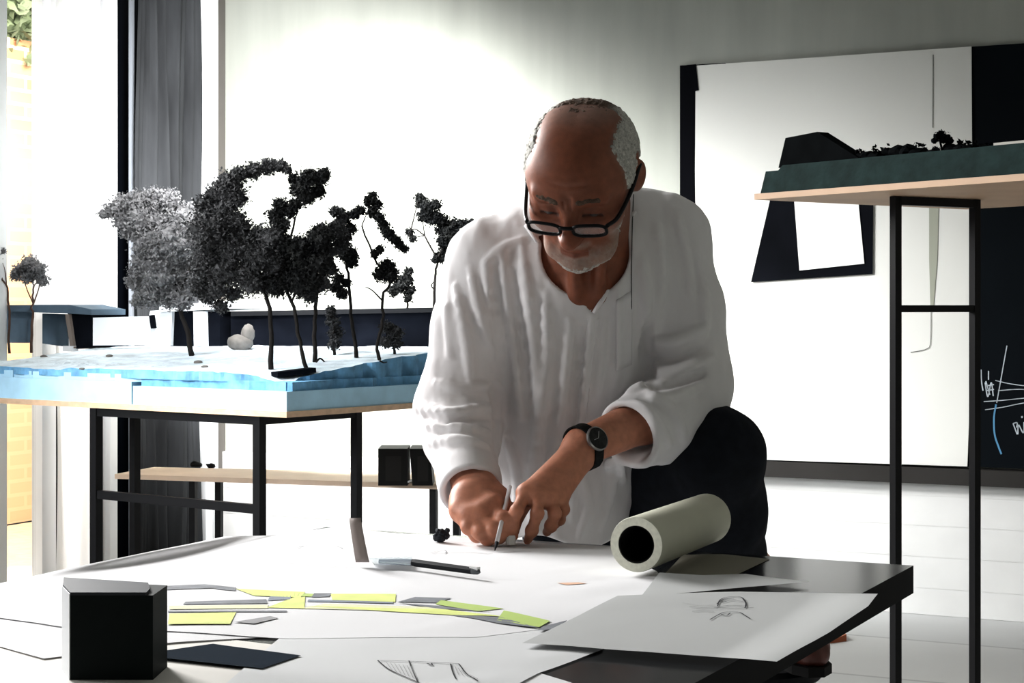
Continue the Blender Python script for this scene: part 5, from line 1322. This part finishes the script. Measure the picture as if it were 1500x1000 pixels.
# ------------------------------------------------------------------ eyeglasses
gl = empty('eyeglasses', HL((0, -.11, -.02)), 'black rimmed eyeglasses low on the man\'s nose', 'eyeglasses')
m_rim = mat('black_acetate', (.005, .005, .006), .4, spec=.15)
GT = RAD(16)
def GP(x, z, sgn=1, dy=0.0):   # lens plane point -> world
    yy = -.1185 + .35 * max(abs(x) - .012, 0) ** 1.35 + dy; zz = -.0130
    return HL((x, yy + math.sin(GT) * -z * -1 * -1, zz + math.cos(GT) * z))
def rim(sgn):
    out = []
    for k in range(36):
        t = 2 * math.pi * k / 36; cx, sx_ = math.cos(t), math.sin(t); e = .62
        x = .0240 * math.copysign(abs(cx) ** e, cx); z = .0125 * math.copysign(abs(sx_) ** e, sx_)
        out.append(GP(sgn * (.0335 + x), z))
    return out
for sgn in (-1, 1):
    ptsr = rim(sgn); b = MB(); b.tube(ptsr + [ptsr[0], ptsr[1]], .0025, 8, cap=False); fr_o = b.build('rim', m_rim, gl, smooth=True)
    b = MB(); c = sum(ptsr) / len(ptsr); b.add([c] + ptsr, [(0, i + 1, (i + 1) % 36 + 1) for i in range(36)]); b.build('lens', mat('lens_glass', (.95, .95, .95), .02, alpha=.16, spec=.6), gl)
    b = MB(); b.tube(catmull([GP(sgn * .058, .009), HL((sgn * .0690, -.085, -.010)), HL((sgn * .0790, -.030, -.002)), HL((sgn * .0845, .004, .014)), HL((sgn * .0835, .026, .004))], 5), .0030, 8); b.build('temple', m_rim, gl, smooth=True)
b = MB(); b.tube(catmull([GP(-.0105, .006), HL((-.005, -.1235, -.0055)), HL((.005, -.1235, -.0055)), GP(.0105, .006)], 5), .0028, 8); b.build('bridge', m_rim, gl, smooth=True)

# ------------------------------------------------------------------ wristwatch
fa = WRL - ELL; fa /= np.linalg.norm(fa); wc = WRL + fa * .003
wn = np.array([-.25, -1.0, .03]); wn -= fa * (wn @ fa); wn /= np.linalg.norm(wn); wt = np.cross(fa, wn)
wat = empty('wristwatch', wc, 'round black wristwatch with silver rim on the man\'s left wrist', 'watch')
b = MB(); n = 40; hw = .0085
V = []
for k in range(n):
    t = 2 * math.pi * k / n; dr = wn * math.cos(t) + wt * math.sin(t)
    lo_, hi_ = 0.0, .06
    p = wc.copy()
    rs2 = np.arange(.012, .06, .0007); vals = BV.sample(wc + dr[None] * rs2[:, None]); j = np.argmax(vals > .0004); r = max(rs2[j], .024)
    V += [wc + dr * r - fa * hw, wc + dr * (r + .0022) - fa * hw, wc + dr * (r + .0022) + fa * hw, wc + dr * r + fa * hw]
b.add(V, [(4*k+i, 4*((k+1) % n)+i, 4*((k+1) % n)+(i+1) % 4, 4*k+(i+1) % 4) for k in range(n) for i in range(4)]); b.build('strap', mat('black_strap', (.006, .006, .006), .5), wat)
rs2 = np.arange(.012, .06, .0005); r = rs2[np.argmax(BV.sample(wc + wn[None] * rs2[:, None]) > .0004)]
cc = wc + wn * (r + .0012); fr3 = (fa, wt, wn)
b = MB(); b.lathe(cc, [(.0001, 0), (.0172, 0), (.0182, .002), (.0182, .005), (.0166, .0066), (.0160, .0060)], 32, fr3); auto_smooth(b.build('case', mat('silver_case', (.30, .30, .30), .3, metal=.8), wat))
b = MB(); b.lathe(cc, [(.0001, .0062), (.0161, .0062)], 32, fr3); b.build('dial', mat('black_dial', (.004, .004, .005), .25), wat)
b = MB(); b.bar(cc + wn * .0066, cc + wn * .0066 + fa * .009, .0007, .0004, up=tuple(wn)); b.bar(cc + wn * .0066, cc + wn * .0066 + (wt * .8 - fa * .6) * .011, .0006, .0004, up=tuple(wn)); b.build('hand', mat('silver_hand', (.4, .4, .4), .3, metal=.6), wat)
# pen in the writing hand
pt = onz(725, 806, DZ + .005); ptop = W(747, 712, 2.52)
pen = empty('pen', pt, 'slim clear pen held in the man\'s writing hand', 'pen')
dp_ = ptop - pt; b = MB(); b.tube([pt + dp_ * .12, pt + dp_ * 1.0], .0032, 8); b.build('barrel', mat('clear_barrel', (.8, .8, .82), .2, alpha=.6), pen, smooth=True)
b = MB(); b.tube([pt, pt + dp_ * .12], [.0006, .003], 8); b.build('tip', m_ink, pen, smooth=True)
# ================================================================== camera and light
cam = bpy.data.cameras.new('camera'); co = bpy.data.objects.new('camera', cam); COL.objects.link(co)
co.location = (0, 0, CAMZ); co.rotation_euler = (math.radians(90), 0, 0)
cam.sensor_width = 36; cam.sensor_fit = 'HORIZONTAL'; cam.lens = 36 * F / 1500; cam.shift_y = -(500 - HY) / 1500; cam.clip_start = .05; cam.clip_end = 200
SC.camera = co
def aim(o, tgt):
    d = Vector(tgt) - o.location; o.rotation_euler = d.to_track_quat('-Z', 'Y').to_euler()
def area(name, loc, tgt, w, h, power, col=(1, 1, 1), spread=180):
    l = bpy.data.lights.new(name, 'AREA'); l.shape = 'RECTANGLE'; l.size = w; l.size_y = h; l.energy = power; l.color = col; l.spread = math.radians(spread)
    o = bpy.data.objects.new(name, l); COL.objects.link(o); o.location = tuple(map(float, loc)); aim(o, tuple(map(float, tgt))); return o
def spot(name, loc, tgt, power, ang, blend, rad=.3, col=(1, 1, 1)):
    l = bpy.data.lights.new(name, 'SPOT'); l.energy = power; l.spot_size = math.radians(ang); l.spot_blend = blend; l.shadow_soft_size = rad; l.color = col
    o = bpy.data.objects.new(name, l); COL.objects.link(o); o.location = tuple(map(float, loc)); aim(o, tuple(map(float, tgt))); return o
# key for unseen window daylight at the left, plus two added fills
area('side_window_light', (-2.2, 4.95, 2.4), (.1, 2.5, .85), 1.2, 1.4, 132, (1, .99, .98), spread=118)
area('left_fill', (-3.4, 2.75, 1.9), (.0, 2.6, .95), 1.0, 1.4, 20, (1, .99, .98), spread=80)  # added soft fill on the shirt front, no window here
area('model_fill', (-3.0, 3.4, 1.7), (-1.2, 5.4, .85), 1.2, 1.6, 20, (.97, .99, 1), spread=44)  # added narrow fill for the landscape model, no window here
# added spots imitating window daylight on the back wall, its corner and the boards
spot('wall_glow_spot', C0 + Ld * 1.5 + Ln * .95 + np.array([0, 0, 2.4]), wallp(640, 560), 700, 84, 1.0, .3)
spot('corner_glow_spot', C0 + Ld * 1.9 + Ln * 1.5 + np.array([0, 0, 2.0]), wallp(380, 345), 640, 72, 1.0, .3)
spot('board_glow_spot', C0 + Ld * 2.6 + Ln * .8 + np.array([0, 0, 2.4]), wallp(1180, 590), 600, 40, 1.0, .4)  # added to brighten the lower boards and the wall below
# outside light on the brick wall
area('outside_daylight', leftp(30, -.5) + np.array([0, 0, 2.6]), leftp(30, -.5) - Ln * 1.2 + np.array([0, 0, 1.0]), 2.4, .8, 240, (1, .92, .80))
area('sky_through_window', leftp(60, -.55) + np.array([0, 0, 1.4]), leftp(60, 1) + np.array([0, 0, 1.2]), 1.4, 2.4, 90, (.97, .99, 1))
wd = bpy.data.worlds.new('room_ambient'); SC.world = wd; wd.use_nodes = True
bg = wd.node_tree.nodes['Background']; bg.inputs['Color'].default_value = (.93, .97, 1.0, 1); bg.inputs['Strength'].default_value = .06
SC.view_settings.view_transform = 'Standard'; SC.view_settings.look = 'None'; SC.view_settings.exposure = .18; SC.view_settings.gamma = .86
SC.cycles.use_denoising = True
SC.cycles.max_bounces = 6; SC.cycles.diffuse_bounces = 3; SC.cycles.glossy_bounces = 3; SC.cycles.transmission_bounces = 4; SC.cycles.transparent_max_bounces = 8
SC.cycles.sample_clamp_indirect = 4
